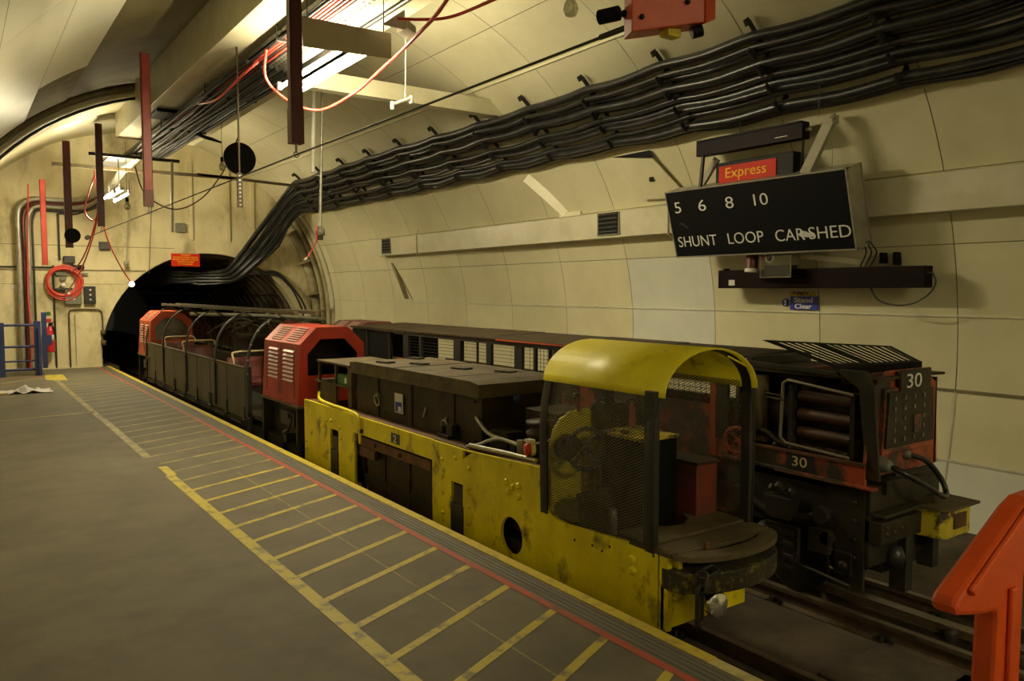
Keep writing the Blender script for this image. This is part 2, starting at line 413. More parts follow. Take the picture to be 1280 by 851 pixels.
for k in range(0):
    a = math.radians(20 + k*8); a2 = math.radians(24 + k*8)
    b.bar((MX+(MR+.02)*math.cos(a), 18.38, MZ+(MR+.02)*math.sin(a)), (MX+(MR+.02)*math.cos(a2), 18.38, MZ+(MR+.02)*math.sin(a2)), .04, .03, (0,1,0))
struct(b.build('wall_end', ['concrete','tunnel','seam']))
b = MB(); vs = []; n = 40
for y in (18.75, 46):
    for k in range(n+1):
        a = -.6 + (PI + 1.2)*k/n; vs.append((MX + MR*math.cos(a), y, MZ + MR*math.sin(a)))
b.add(vs, [(k, k+1, n+2+k, n+1+k) for k in range(n)], True)
for q in range(36):
    y = 18.9 + q*.5; pts = [(MX + (MR-.03)*math.cos(a), y, MZ + (MR-.03)*math.sin(a)) for a in [-.3 + (PI+.6)*k/28 for k in range(29)]]
    for p1, p2 in zip(pts, pts[1:]): b.bar(p1, p2, .05, .10, (0,1,0))
for a in [i*.32 for i in range(11)]:
    b.bar((MX+(MR-.04)*math.cos(a), 18.8, MZ+(MR-.04)*math.sin(a)), (MX+(MR-.04)*math.cos(a), 37, MZ+(MR-.04)*math.sin(a)), .05, .05)
struct(b.build('wall_tunnel', ['tunnel']))
# walkway ledge inside the mouth
b = MB(); b.box(2.62, 2.9, 18.8, 40, -.47, -.05); struct(b.build('floor_walkway', 'bed'))

# ------------------------------------------------------------------ rails
def rail(x, label):
    t = thing('running_rail', label, 'rail', (x, 0, -.47), 'running rails')
    b = MB(); pr_ = [(-.045,0),(.045,0),(.045,.012),(.008,.025),(.008,.085),(.024,.092),(.024,.118),(-.024,.118),(-.024,.092),(-.008,.085),(-.008,.025),(-.045,.012)]
    b.prism([(x+u, -.47+w) for u, w in pr_], YN, 40, 'y'); b.build('rail_bar', 'rail', t)
    for k in range(9):
        y = .9 + k*.75; b = MB()
        b.box(x-.075, x+.075, y-.05, y+.05, -.47, -.445)
        for sx in (-1, 1): b.hexbolt((x+sx*.055, y, -.446), .014, .03, (0,0,1)); b.box(x+sx*.018, x+sx*.05, y-.03, y+.03, -.446, -.42)
        b.build('rail_chair', 'grime', t)
    return t
rail(2.88, 'running rail hard against the platform, under the yellow locomotive')
rail(3.48, 'running rail emerging below the yellow locomotive headlight')
rail(4.40, 'running rail under the side of the open car number 30')
rail(4.99, 'running rail nearest the right wall in front of car 30')
b = MB(); b.box(4.655, 4.735, YN, 30, -.40, -.35)
for k in range(12): b.cyl((4.695, .6+k*1.2, -.47), (4.695, .6+k*1.2, -.40), .035, 12)
tag(b.build('conductor_rail', 'rail'), 'flat conductor rail between the rails of the car 30 track', 'rail')
b = MB(); b.box(3.14, 3.22, YN, 30, -.40, -.35)
for k in range(12): b.cyl((3.18, .6+k*1.2, -.47), (3.18, .6+k*1.2, -.40), .035, 12)
tag(b.build('conductor_rail', 'rail'), 'flat conductor rail between the rails under the yellow locomotive', 'rail')
for i, (x, y, s_) in enumerate([(4.55,1.75,.12),(4.62,2.15,.10),(5.15,1.75,.11),(4.2,1.55,.13),(5.2,2.3,.09)]):
    b = MB(); b.box(x-s_*.6, x+s_*.6, y-s_, y+s_, -.47, -.41); b.lathe([(s_*.45,0),(s_*.45,.05),(s_*.25,.07),(0,.07)], (x, y, -.41), n=14)
    tag(b.build('track_fitting', 'grime', bevel=.006, org=(x,y,-.47)), ['rusty bolted fitting left of the car 30 conductor rail','squat bolted fitting just ahead of the car 30 coupling','bolted fitting against the far right rail','flat bolted fitting beside the dirt slab','small bolted fitting behind the far right rail'][i], 'track fitting')

# ------------------------------------------------------------------ yellow battery locomotive
LX0, LX1, LC = 2.80, 3.56, 3.18
loco = thing('battery_locomotive', 'yellow battery locomotive number 2 with barrel cab roof and mesh cab beside the platform', 'locomotive', (LC, 5.0, -.35))
def side_plate(x0, x1, name, openings=True):
    b = MB()
    if openings:
        # rear plate with slot (6.69..6.83)
        b.box(x0, x1, 6.85, 7.50, -.33, .525); b.box(x0, x1, 6.31, 6.66, -.33, .520)
        b.box(x0, x1, 6.66, 6.85, .33, .523); b.box(x0, x1, 6.66, 6.85, -.33, -.12)
        b.box(x0, x1, 4.95, 6.31, .37, .518)                     # beam over the battery opening
        b.box(x0, x1, 4.68, 4.95, -.33, .515); b.box(x0, x1, 4.53, 4.68, .27, .515); b.box(x0, x1, 4.53, 4.68, -.33, -.15)
        # plate with round inspection hole between y 3.60 and 4.53
        n = 32; cy_, cz_, r = 3.955, .065, .118; Y0, Y1, Z0, Z1 = 3.64, 4.53, -.33, .515
        vs = []
        for x in (x0, x1):
            for k in range(n):
                a = 2*PI*k/n; vs.append((x, cy_ + r*math.cos(a), cz_ + r*math.sin(a)))
            for k in range(n):
                a = 2*PI*k/n; c, s_ = math.cos(a), math.sin(a)
                t = min((Y1-cy_)/c if c > 1e-6 else 9, (Y0-cy_)/c if c < -1e-6 else 9, (Z1-cz_)/s_ if s_ > 1e-6 else 9, (Z0-cz_)/s_ if s_ < -1e-6 else 9)
                vs.append((x, cy_ + c*t, cz_ + s_*t))
        fs = []
        for k in range(n):
            k2 = (k+1) % n
            fs += [(k, k2, n+k2, n+k), (2*n+k, 3*n+k, 3*n+k2, 2*n+k2), (k, 2*n+k, 2*n+k2, k2), (n+k, n+k2, 3*n+k2, 3*n+k)]
        b.add(vs, fs)
    else: b.box(x0, x1, 3.64, 7.5, -.06, .515)
    top = [(3.64,.555),(3.632,.42),(3.612,.345),(3.57,.30),(3.50,.278),(3.42,.272),(3.25,.282),(2.69,.318)]
    zb = -.33 if openings else -.06
    b.prism([(3.6399,zb)] + top + [(2.69 if openings else 2.78,zb)], x0, x1, 'x')
    b.prism([(4.53,.513),(3.64,.513),(3.64,.555)], x0, x1, 'x')
    return b.build(name, 'yellow', loco)
side_plate(LX0, LX0+.022, 'side_plate'); side_plate(LX1-.022, LX1, 'side_plate', False)
def bolts(b, pts, x=LX0, r=.017, h=.016):
    for y, z in pts: b.hexbolt((x, y, z), r, h, (-1,0,0))
bb = MB(); bolts(bb, [(7.02,.33),(6.93,.39),(6.81,.405),(6.62,.37),(6.60,.27),(6.60,.13),(6.60,.0),(7.0,.20),(7.0,.05),(7.0,-.08)])
bolts(bb, [(4.80,.40),(4.62,.44),(4.44,.40),(4.80,.28),(4.80,.16),(4.80,.02),(4.45,.26),(4.45,.14),(4.45,.02),(4.45,-.10)])
bolts(bb, [(4.00,.40),(3.98,.34),(3.93,.38),(3.87,.40),(3.87,.33)], r=.022, h=.022)
bolts(bb, [(2.87,.225),(2.87,.165)], r=.024, h=.02); bolts(bb, [(7.44,.12),(7.44,.05)])
o = bb.build('bolt', 'yellow', loco)
bb = MB(); bolts(bb, [(3.34,.20),(3.19,.21),(3.11,.20),(3.05,.24),(2.73,.28)], r=.008, h=.003); bb.build('bolt_hole', 'black', loco)
for yc, z1 in ((6.755, .14), (4.605, .12)):          # axle horns in the slots
    b = MB(); b.box(2.795, 2.84, yc-.085, yc+.085, -.30, z1); b.box(2.81, 2.83, yc-.06, yc+.06, z1, z1+.13)
    b.slot(1).box(2.85, 2.87, yc-.14, yc+.14, -.33, .5)
    b.build('axle_guard', ['bsteel','black'], loco, bevel=.006)
    for xx in (2.9, 3.44):
        b = MB(); b.lathe([(.03,-.03),(.17,-.03),(.19,-.025),(.19,.02),(.165,.03),(.14,.01),(.05,.01),(.05,.03),(0,.03)], (xx, yc, -.16), (1,0,0), 32)
        b.build('wheel', 'grime', loco)
b = MB(); b.box(2.88, 3.48, 3.66, 7.46, .08, .14); b.box(2.86, 3.50, 2.72, 7.4, -.06, .02); b.build('chassis', 'grime', loco)
# battery compartment seen through the side opening
b = MB(); b.box(2.87, 3.5, 4.99, 6.2, -.33, .33)
for y in (5.42, 5.85): b.box(2.858, 2.87, y-.01, y+.01, -.33, .30)
b.build('battery_box', 'brown', loco, bevel=.006)
b = MB(); b.box(2.825, 2.865, 5.02, 6.26, .265, .345); b.box(2.815, 2.85, 5.95, 6.24, .18, .265)
for y in (5.5, 5.95): b.hexbolt((2.825, y, .305), .018, .02, (-1,0,0))
b.build('rail_bar', 'rust', loco, bevel=.006)
b = MB(); b.box(2.84, 2.87, 4.95, 4.99, -.33, .37); b.box(2.86, 2.88, 6.24, 6.31, -.33, .37); b.build('frame_edge', 'black', loco)
# ledge on top of the side plate
b = MB()
b.box(2.823, 2.93, 3.68, 7.48, .49, .522); b.box(2.93, 3.53, 6.64, 7.46, .46, .49); b.box(2.93, 3.53, 3.66, 4.5, .40, .43)
b.build('deck', 'rust', loco)
# yellow hand rail pipe
b = MB(); b.tube(smooth([(2.86,7.25,.62),(2.84,7.2,.56),(2.82,6.9,.545),(2.80,6.45,.545),(2.785,6.24,.54),(2.78,6.18,.50),(2.78,6.16,.40),(2.78,6.15,.30)], 5), .014, 8)
b.slot(1).tube(smooth([(2.86,7.26,.72),(2.86,7.27,.66),(2.86,7.25,.615)], 5), .0145, 8)
b.box(2.775, 2.80, 6.13, 6.19, .39, .42)
b.build('pipe', ['yellow','brown'], loco)
# number
b = MB(); b.box(2.795, 2.80, 5.46, 5.60, .395, .475); n_ = b.build('number_plate', 'plaq', loco)
text('2', 'numeral', 'lettering', n_, (2.794, 5.557, .405), (0,-1,0), (0,0,1), .05, .058)
# tall battery case with overhanging lid
b = MB(); b.box(2.95, 3.60, 4.52, 6.58, .30, .87)
for y in (4.90, 5.55, 6.15): b.box(2.938, 2.95, y-.03, y+.03, .30, .86)
b.build('battery_case', 'brown', loco, bevel=.008)
b = MB(); b.prism([(4.48,.86),(6.62,.86),(6.62,.955),(6.5,.968),(4.6,.972),(4.48,.955)], 2.90, 3.66, 'x')
for y in (4.9, 5.75): b.slot(1).box(2.90, 3.66, y, y+.006, .958, .974)
lid = b.build('battery_lid', ['dust','brown'], loco, bevel=.008)
b = MB()
for x, y in ((3.05,6.2),(3.22,5.9),(3.3,5.35),(3.45,4.95),(3.45,6.4)): b.obox((x, y, .977), (.09, .16, .012), (0,0,.2))
b.build('lid_slot', 'black', lid)
for y, z in ((6.12,.66),(4.98,.60)):
    b = MB(); b.ring((2.925, y, z), .045, .007, (1,0,.15), 24, 6); b.box(2.93, 2.95, y-.012, y+.012, z+.03, z+.065); b.build('ring_handle', 'tin', loco)
b = MB(); b.box(2.932, 2.938, 5.66, 5.80, .60, .76); nt_ = b.build('notice', 'paper', loco)
b = MB(); b.box(2.929, 2.932, 5.675, 5.785, .61, .69); b.slot(1).box(2.927, 2.929, 5.685, 5.73, .615, .655); b.build('notice_print', ['signblue','lettering'], nt_)
b = MB(); b.bar((2.935,5.32,.62), (2.935,5.28,.70), .012, .012); b.build('latch', 'tin', loco)
b = MB()
for y, z in ((4.6,.82),(4.6,.55),(4.55,.7),(6.0,.57),(6.0,.45)): b.hexbolt((2.95, y, z), .013, .012, (-1,0,0))
b.box(2.88, 2.95, 4.86, 5.02, .52, .55); b.cyl((2.91,4.98,.54),(2.91,4.98,.60),.02,10); b.box(2.89, 2.94, 4.82, 4.90, .55, .63)
b.build('catch', 'brown', loco, bevel=.003)
# open shelf frame behind the battery case
sh = MB(); sh.box(2.92, 3.50, 6.68, 7.46, .895, .915); sh.box(2.92, 3.45, 6.66, 7.52, .70, .715)
for x, y in ((2.94,7.43),(2.94,7.02),(3.46,7.43),(3.46,6.75)): sh.box(x-.014, x+.014, y-.014, y+.014, .49, .90)
sh.box(2.94, 2.955, 7.04, 7.42, .52, .70); sh.slot(1).box(3.4, 3.45, 6.7, 7.44, .49, .9)
sh.slot(0).box(2.93, 2.98, 6.66, 6.74, .49, .9)
sh.build('shelf_frame', ['dust','black'], loco, bevel=.003)
g = thing('cash_box', 'small green tin box lying on the brown shelf behind the battery case', 'box', (3.02, 6.86, .715))
b = MB(); b.box(2.94, 3.10, 6.70, 7.0, .716, .815); b.build('body', 'green', g, bevel=.006)
b = MB(); b.box(2.934, 2.94, 6.78, 6.82, .74, .79); b.build('label', 'lettering', g)
# brake gear between battery case and cab
b = MB(); b.box(2.95, 3.10, 4.22, 4.42, .43, .66); b.box(3.16, 3.50, 3.92, 4.30, .43, .80); b.box(3.02, 3.12, 3.74, 3.90, .43, .66); b.box(2.93, 2.97, 4.10, 4.16, .43, .62)
b.build('control_box', 'brown', loco, bevel=.006)
b = MB(); b.lathe([(.11,0),(.12,.01),(.12,.03),(.09,.05),(.09,.07),(.12,.08),(.12,.10),(0,.105)], (3.08, 3.98, .66), n=22); b.cyl((3.08,3.98,.5),(3.08,3.98,.66),.045,14)
b.lathe([(0,0),(.15,.0),(.15,.03),(.05,.045),(0,.05)], (3.0, 4.62, .46), (-.2,0,1), 24)
b.build('motor_cover', 'brown', loco)
b = MB()
b.tube(smooth([(2.93,4.56,.72),(2.92,4.45,.66),(2.92,4.36,.63),(2.93,4.2,.615),(2.94,4.02,.60)], 5), .014, 8)
b.tube(smooth([(2.85,4.56,.525),(2.86,4.42,.56),(2.87,4.32,.60),(2.9,4.22,.625),(2.94,4.02,.60)], 5), .012, 8)
b.tube([(2.84,4.5,.545),(2.85,4.1,.56),(2.86,3.78,.565)], .016, 8); b.cyl((2.94,4.05,.50),(2.94,4.05,.64),.026,10)
b.tube([(2.97,4.2,.56),(2.97,3.9,.64),(3.0,3.72,.70)], .010, 6)
b.build('brake_pipe', 'tin', loco)
b = MB(); b.lathe([(0,0),(.035,0),(.04,.012),(.035,.03),(0,.03)], (2.87, 3.86, .62), (-1,.3,0), 18); b.slot(1).lathe([(0,-.03),(.04,-.03),(.045,-.01),(.04,0)], (2.87, 3.86, .62), (-1,.3,0), 18)
b.box(2.86, 2.90, 3.84, 3.90, .66, .68); b.build('gauge', ['ext','offwhite'], loco)
b = MB(); b.lathe([(0,0),(.03,0),(.03,.06),(.02,.07),(0,.07)], (3.2, 4.46, .80), (0,0,1), 14); b.build('valve', 'blue', loco)
# ---- cab
def hoop(n=18, r=.0):
    """cross-section of the cab in x, z from left sill over the crown to the right sill"""
    pts = [(-.38,.29),(-.386,.55),(-.390,.78),(-.380,.95),(-.352,1.07)]
    for k in range(1, n): a = PI*(1 - k/n); pts.append((.352*math.cos(a), 1.07 + .225*math.sin(a)))
    pts += [(.352,1.07),(.380,.95),(.390,.78),(.386,.55),(.38,.29)]
    return [(LC + x*(1-r/.38), z if z < 1.06 else z - r*.7) for x, z in pts]
H = hoop(); HT = H[4:-4]
def strip(b, prof, y0, y1, t, y0f=None, y1f=None):
    n = len(prof); vs = []
    for i, (x, z) in enumerate(prof):
        a = prof[max(i-1,0)]; c = prof[min(i+1,n-1)]; d = Vector((c[0]-a[0], c[1]-a[1])).normalized(); nx, nz = -d.y, d.x
        ya = y0f(x, z) if y0f else y0; yb = y1f(x, z) if y1f else y1
        vs += [(x,ya,z),(x,yb,z),(x+nx*t,ya,z+nz*t),(x+nx*t,yb,z+nz*t)]
    fs = []
    for i in range(n-1):
        q = 4*i; fs += [(q,q+1,q+5,q+4),(q+2,q+6,q+7,q+3),(q,q+4,q+6,q+2),(q+1,q+3,q+7,q+5)]
    fs += [(0,2,3,1),(4*n-4,4*n-3,4*n-1,4*n-2)]
    b.add(vs, fs, True)
b = MB(); strip(b, HT, 2.69, 3.66, .008)
roof = b.build('cab_roof', 'yellowroof', loco)
b = MB()
for y in (2.79, 3.05, 3.3, 3.52): b.hexbolt((HT[0][0], y, 1.085), .008, .006, (-1,0,.3))
b.build('rivet', 'tin', roof)
b = MB(); b.obox((3.04, 2.84, 1.277), (.03, .11, .006), (0,-.35,.25)); b.build('roof_slot', 'black', roof)
b = MB(); b.tube(smooth([(3.30,2.70,1.255),(3.34,2.66,1.225),(3.40,2.66,1.20),(3.46,2.70,1.195)],4), .006, 6); b.build('grab_wire', 'yellow', roof)
for y0, y1, w in ((3.585, 3.65, .012), (2.725, 2.785, .012)):
    b = MB(); strip(b, [(LC+(x-LC)*.985, z if z < 1.06 else z-.008) for x, z in H], y0, y1, .011); b.build('cab_hoop', 'bsteel', loco, bevel=.002)
b = MB(); b.box(2.795, 2.835, 2.73, 2.80, .30, 1.10); b.build('corner_post', 'bsteel', loco, bevel=.004)
b = MB(); b.box(3.53, 3.565, 2.73, 2.79, .30, 1.08); b.build('corner_post', 'bsteel', loco, bevel=.004)
# expanded-metal mesh: diamonds of flat strand
def mesh_side(b, prof, y0, y1, py=.034, n_z=None, w=.0019, t=.0012):
    L = [0]
    for p, q in zip(prof, prof[1:]): L.append(L[-1] + math.hypot(q[0]-p[0], q[1]-p[1]))
    def at(s_):
        for i in range(len(L)-1):
            if s_ <= L[i+1] or i == len(L)-2:
                f = (s_-L[i])/(L[i+1]-L[i]); return (prof[i][0]+(prof[i+1][0]-prof[i][0])*f, prof[i][1]+(prof[i+1][1]-prof[i][1])*f)
    pz = .0078; nz = int(L[-1]/pz); ny = int((y1-y0)/py)
    for j in range(ny+1):
        for i in range(nz):
            for sgn in (0, 1):
                e0, e1 = (0, .5) if sgn == 0 else (1, .5)
                a = y0 + py*(j + (e1 if i % 2 else e0)); c = y0 + py*(j + (e1 if (i+1) % 2 else e0))
                if not (y0 <= a <= y1 and y0 <= c <= y1): continue
                p = at(i*pz); q = at((i+1)*pz)
                b.add([(p[0]-t,a,p[1]-w),(p[0]-t,a,p[1]+w),(q[0]-t,c,q[1]+w),(q[0]-t,c,q[1]-w),
                       (p[0]+t,a,p[1]-w),(p[0]+t,a,p[1]+w),(q[0]+t,c,q[1]+w),(q[0]+t,c,q[1]-w)],
                      [(0,1,2,3),(4,7,6,5),(0,4,5,1),(2,6,7,3),(0,3,7,4),(1,5,6,2)])
left = [(x+.012, z) for x, z in H[:6]]; right = [(x-.012, z) for x, z in reversed(H[-6:])]
b = MB(); mesh_side(b, left, 2.79, 3.59); b.build('mesh_panel', 'meshsteel', loco)
b = MB(); mesh_side(b, right, 2.79, 3.59); b.build('mesh_panel', 'meshsteel', loco)
# bulkhead behind the cab
b = MB(); b.prism([(2.83,.20),(2.83,.68),(2.86,.78),(2.91,.84),(2.98,.875),(3.06,.885),(3.20,.875),(3.28,.84),(3.33,.77),(3.34,.66),(3.34,.20)], 3.60, 3.62, 'y')
b.build('bulkhead', 'yellow', loco)
b = MB(); b.box(2.83, 3.53, 2.72, 3.62, .17, .20); b.build('cab_floor', 'brown', loco)
# hand brake wheel
hw = MB(); c = (2.95, 3.42, .685); ax = Vector((-.25,-1,.05)).normalized(); hw.ring(c, .118, .013, ax, 40, 10)
u = ax.cross(Vector((0,0,1))).normalized(); v = ax.cross(u)
for k in range(4):
    a = PI/4 + k*PI/2; e = Vector(c) + (u*math.cos(a)+v*math.sin(a))*.112; hw.bar(Vector(c)+ (e-Vector(c))*.1 + ax*(-.02), e, .026, .008, ax)
hw.cyl(Vector(c)+ax*.02, Vector(c)-ax*.12, .026, 14)
hw.build('hand_wheel', 'bsteel', loco)
b = MB(); b.cyl(Vector(c)-ax*.10+Vector((-.075,0,-.005)), Vector(c)-ax*.17+Vector((-.075,0,-.005)), .065, 26); b.build('gear_drum', 'grime', loco)
b = MB(); b.box(3.06, 3.34, 3.08, 3.42, .20, .765); b.build('controller_case', 'signblack', loco, bevel=.01)
b = MB(); b.box(3.055, 3.345, 3.075, 3.43, .765, .782); b.box(3.10, 3.30, 3.2, 3.36, .782, .80); b.cyl((3.2,3.15,.782),(3.2,3.15,.83),.02,12); b.build('controller_top', 'wornyellow', loco)
b = MB(); b.box(3.14, 3.30, 3.43, 3.58, .70, .93); b.cyl((3.2,3.5,.93),(3.2,3.5,1.0),.03,12); b.tube(smooth([(3.05,3.5,.9),(3.1,3.45,.96),(3.2,3.42,.9),(3.3,3.42,.95),(3.42,3.5,.9)],5), .012, 6)
b.build('switch_box', 'grime', loco, bevel=.006)
b = MB(); b.lathe([(0,0),(.085,0),(.085,.20),(.095,.205),(.095,.225),(.06,.235),(0,.24)], (2.95, 3.36, .20), n=26); b.cyl((2.97,3.34,.43),(2.97,3.34,.49),.010,8)
b.build('seat_stool', 'brown', loco)
b = MB(); b.lathe([(0,0),(.03,0),(.03,.13),(.02,.15),(0,.15)], (3.05, 3.30, .20), n=16); b.slot(1).box(3.02, 3.07, 3.31, 3.36, .34, .46); b.build('canister', ['tin','bsteel'], loco)
b = MB(); b.cyl((2.96,3.50,.90),(2.885,3.43,.985),.010,10); b.slot(1).lathe([(0,-.018),(.016,-.012),(.02,0),(.016,.012),(0,.018)], (2.87,3.42,1.0), (-.5,-.5,.7), 14)
b.build('lever', ['ext','wornyellow'], loco)
b = MB(); b.box(3.36, 3.53, 2.95, 3.58, .20, .62); b.build('side_locker', 'lockerred', loco, bevel=.006)
b = MB(); b.box(3.355, 3.54, 2.94, 3.59, .62, .635); b.build('locker_top', 'brown', loco)
# ---- nose
b = MB()
nose = [(2.795,2.62)] + [(LC + .40*math.cos(a), 2.66 + .17*math.sin(a)) for a in [PI + PI*(k+1)/12 for k in range(11)]] + [(3.565,2.62),(3.565,2.90),(2.795,2.90)]
b.prism([(x, y) for x, y in nose[0:1] + nose[-3:]] , .295, .32, 'z')
b.prism([(2.82,2.76),(2.82,3.0),(3.0,3.0),(3.1,2.92),(3.2,2.9),(3.3,2.96),(3.36,3.06),(3.55,3.06),(3.55,2.76)], .318, .332, 'z')
b.build('front_deck', 'dust', loco, bevel=.003)
def arc_pts(rx, ry, cy, a0=8, a1=172, n=22): return [(LC + rx*math.cos(math.radians(a)), cy - ry*math.sin(math.radians(a))) for a in [a1 + (a0-a1)*k/n for k in range(n+1)]]
b = MB(); outer_ = arc_pts(.385, .20, 2.63); inner_ = [(LC+.26*math.cos(math.radians(a)), 2.605 - .075*math.sin(math.radians(a))) for a in [165 - 150*k/22 for k in range(23)]]
for i in range(22):      # curved top rail with its slot
    b.prism([outer_[i], outer_[i+1], inner_[i+1], inner_[i]], .292, .318, 'z')
b.box(2.84, 3.52, 2.60, 2.70, .292, .318)
b.build('bumper_rail', 'dust', loco)
b = MB(); b.cyl((3.03,2.59,.31),(3.03,2.59,.345),.016,10); b.build('pin', 'rust', loco)
b = MB(); ob_ = arc_pts(.39, .215, 2.64); b.prism([(2.80,2.68)] + ob_ + [(3.56,2.68)], .135, .24, 'z'); b.build('buffer_beam', 'dirtyellow', loco, bevel=.008)
b = MB(); b.box(2.80, 3.42, 2.655, 2.68, -.075, .16); b.box(2.80, 2.83, 2.63, 2.70, -.075, .315); b.box(2.845, 2.87, 2.60, 2.66, .10, .30); b.box(2.83, 2.90, 2.60, 2.67, .085, .10)
b.build('front_plate', 'yellow', loco, bevel=.003)
b = MB(); b.lathe([(0,.0),(.058,.0),(.064,.008),(.066,.02),(.05,.08),(0,.12)], (2.985, 2.47, .070), (.12,1,0), 26); b.slot(1)
b.lathe([(0,-.018),(.022,-.015),(.044,-.008),(.058,.0)], (2.985, 2.47, .070), (.12,1,0), 26); b.build('headlight', ['chrome','lens'], loco)
b = MB()
def link(b, c, hw_, hl, r, plane):
    pts = []
    for k in range(12): a = PI*k/11; pts.append((hw_*math.cos(a), hl - hw_ + hw_*math.sin(a)))
    for k in range(12): a = PI + PI*k/11; pts.append((hw_*math.cos(a), -(hl - hw_) + hw_*math.sin(a)))
    c = Vector(c); u, v = plane; b.tube([c + Vector(u)*p + Vector(v)*q for p, q in pts], r, 8, closed=True)
link(b, (2.835, 2.46, .105), .028, .10, .011, ((.95,.3,0),(0,0,1)))
link(b, (2.85, 2.465, .215), .028, .055, .010, ((-.3,.95,0),(.3,.1,.9)))
link(b, (2.90, 2.47, .255), .024, .055, .010, ((.1,.9,.4),(.95,-.1,.2)))
b.build('coupling_chain', 'bsteel', loco)

# ------------------------------------------------------------------ mail car with red hoods
car = thing('mail_car', 'mail rail passenger car with bright red louvred end hoods, black hoops and olive dropsides', 'rail car', (LC, 11.85, -.35))
def car_hood(parent, xc, y0, y1, m, width=.38, face=-1, top=1.22, open_=True, inner='signblack', louv='tin', z0=.43):
    """faceted hood; face=-1: open end towards the camera"""
    base, eave = width, width - .035
    def pr_(s_=1.0, dz=0): return [(-base*s_, z0-dz),(-base*s_*.985, z0+.1),(-eave*s_, 1.05-dz),(-.17*s_, top-dz),(.17*s_, top-dz),(eave*s_, 1.05-dz),(base*s_*.985, z0+.1),(base*s_, z0-dz)]
    h = MB(); O = [(xc+x, z) for x, z in pr_()]; I = [(xc+x*.955, z-.018 if z > .9 else z) for x, z in pr_()]
    n = len(O); vs = []
    for y in (y0, y1):
        vs += [(x,y,z) for x, z in O] + [(x,y,z) for x, z in I]
    fs = []
    for i in range(n-1):
        fs += [(i,i+1,2*n+i+1,2*n+i)]
    fs += [(0,2*n,3*n,n),(n-1,2*n-1,4*n-1,3*n-1)]
    yf = y0 if face < 0 else y1; yb = y1 if face < 0 else y0
    h.add(vs, fs); h.slot(1).add(vs, [(n+i,3*n+i,3*n+i+1,n+i+1) for i in range(n-1)])
    hood = h.build('hood', [m, 'black'], parent)
    # end frame with its six-sided opening
    f = MB(); hole = [(-.27,z0+.30),(-.27,.95),(-.13,1.10),(.13,1.10),(.27,.95),(.27,z0+.30)]
    out6 = [(-base,z0),(-eave,1.05),(-.17,top),(.17,top),(eave,1.05),(base,z0)]
    for yy in (yf,):
        ya, yb_ = (yy, yy+.02) if face < 0 else (yy-.02, yy)
        for i in range(6):
            j = (i+1) % 6
            f.prism([(xc+out6[i][0],out6[i][1]),(xc+out6[j][0],out6[j][1]),(xc+hole[j][0],hole[j][1]),(xc+hole[i][0],hole[i][1])], ya, yb_, 'y')
    f.build('end_frame', m, parent)
    f = MB(); f.prism([(xc+x*.97,z) for x,z in [(-base,z0),(-eave,1.04),(-.17,top-.01),(.17,top-.01),(eave,1.04),(base,z0)]], yb-.006 if face<0 else yb, yb if face<0 else yb+.006, 'y')
    f.box(xc-base+.03, xc+base-.03, min(y0,y1)+.02, max(y0,y1)-.02, z0, z0+.02)
    f.build('back_panel', inner, parent)
    # louvres
    for col in (0, 1):
        L_ = MB(); ya = y0 + (y1-y0)*(.14 + .42*col); yb2 = ya + (y1-y0)*.28
        x_at = lambda z: xc - (eave + (base-eave)*(1.05-z)/(1.05-z0))
        for k in range(8):
            z = .66 + k*.043; x = x_at(z)
            L_.add([(x+.001,ya,z+.020),(x+.001,yb2,z+.020),(x-.016,yb2,z),(x-.016,ya,z),(x+.001,ya,z-.004),(x+.001,yb2,z-.004)], [(0,1,2,3),(3,2,5,4)])
        L_.slot(1).box(x_at(.5)-.004, x_at(.5), ya-.05, ya-.045, .50, 1.03); L_.slot(1).box(x_at(.5)-.004, x_at(.5), yb2+.03, yb2+.035, .50, 1.03)
        for k in range(7):
            t = .14 + k*.12; x = xc - eave + t*(eave-.17); z = 1.05 + t*(top-1.05); L_.slot(0)
            L_.bar((x-.003,ya,z+.006),(x-.003,yb2,z+.006), .012, .006, (-.6,0,.8))
        L_.build('louvre', [louv,'black'], hood)
    return hood
def pane(parent, xc, y, m, z0=.43):
    b = MB(); b.prism([(xc-.30,z0+.26),(xc-.30,.97),(xc-.15,1.13),(xc+.15,1.13),(xc+.30,.97),(xc+.30,z0+.26)], y, y+.01, 'y'); b.build('inner_pane', m, parent)
M['louvre'] = mat('louvre_lip', (.50,.30,.26), None, rough=.3)
car_hood(car, LC, 7.68, 8.78, 'red', louv='louvre'); car_hood(car, LC, 15.0, 16.0, 'orange', face=-1, louv='louvre', inner='greyplastic')
pane(car, LC, 8.1, 'brown'); pane(car, LC, 15.05, 'greyplastic')
b = MB(); b.box(2.79, 3.57, 7.66, 8.82, .405, .43); b.box(2.79, 3.57, 14.96, 16.05, .405, .43); b.build('hood_sill', 'dust', car)
b = MB(); b.box(2.84, 3.52, 7.7, 16.0, -.28, .02); b.box(2.92, 3.44, 7.72, 8.8, .02, .40); b.box(2.92, 3.44, 15, 16, .02, .40)
for y in (7.72, 8.78, 15.0, 15.98): b.box(2.80, 3.56, y-.02, y+.02, -.25, .40)
b.build('underframe', 'grime', car)
b = MB()
for y0 in (7.95, 15.3):
    b.box(2.80, 2.86, y0-.15, y0+.25, .20, .34); b.cyl((2.78,y0,.30),(2.9,y0,.30),.03,12); b.cyl((2.79,y0+.1,.05),(2.9,y0+.1,.05),.05,14); b.tube(smooth([(2.80,y0-.1,.30),(2.79,y0,.15),(2.80,y0+.15,.10),(2.82,y0+.2,-.1)],5), .018, 8)
b.build('brake_gear', 'bsteel', car)
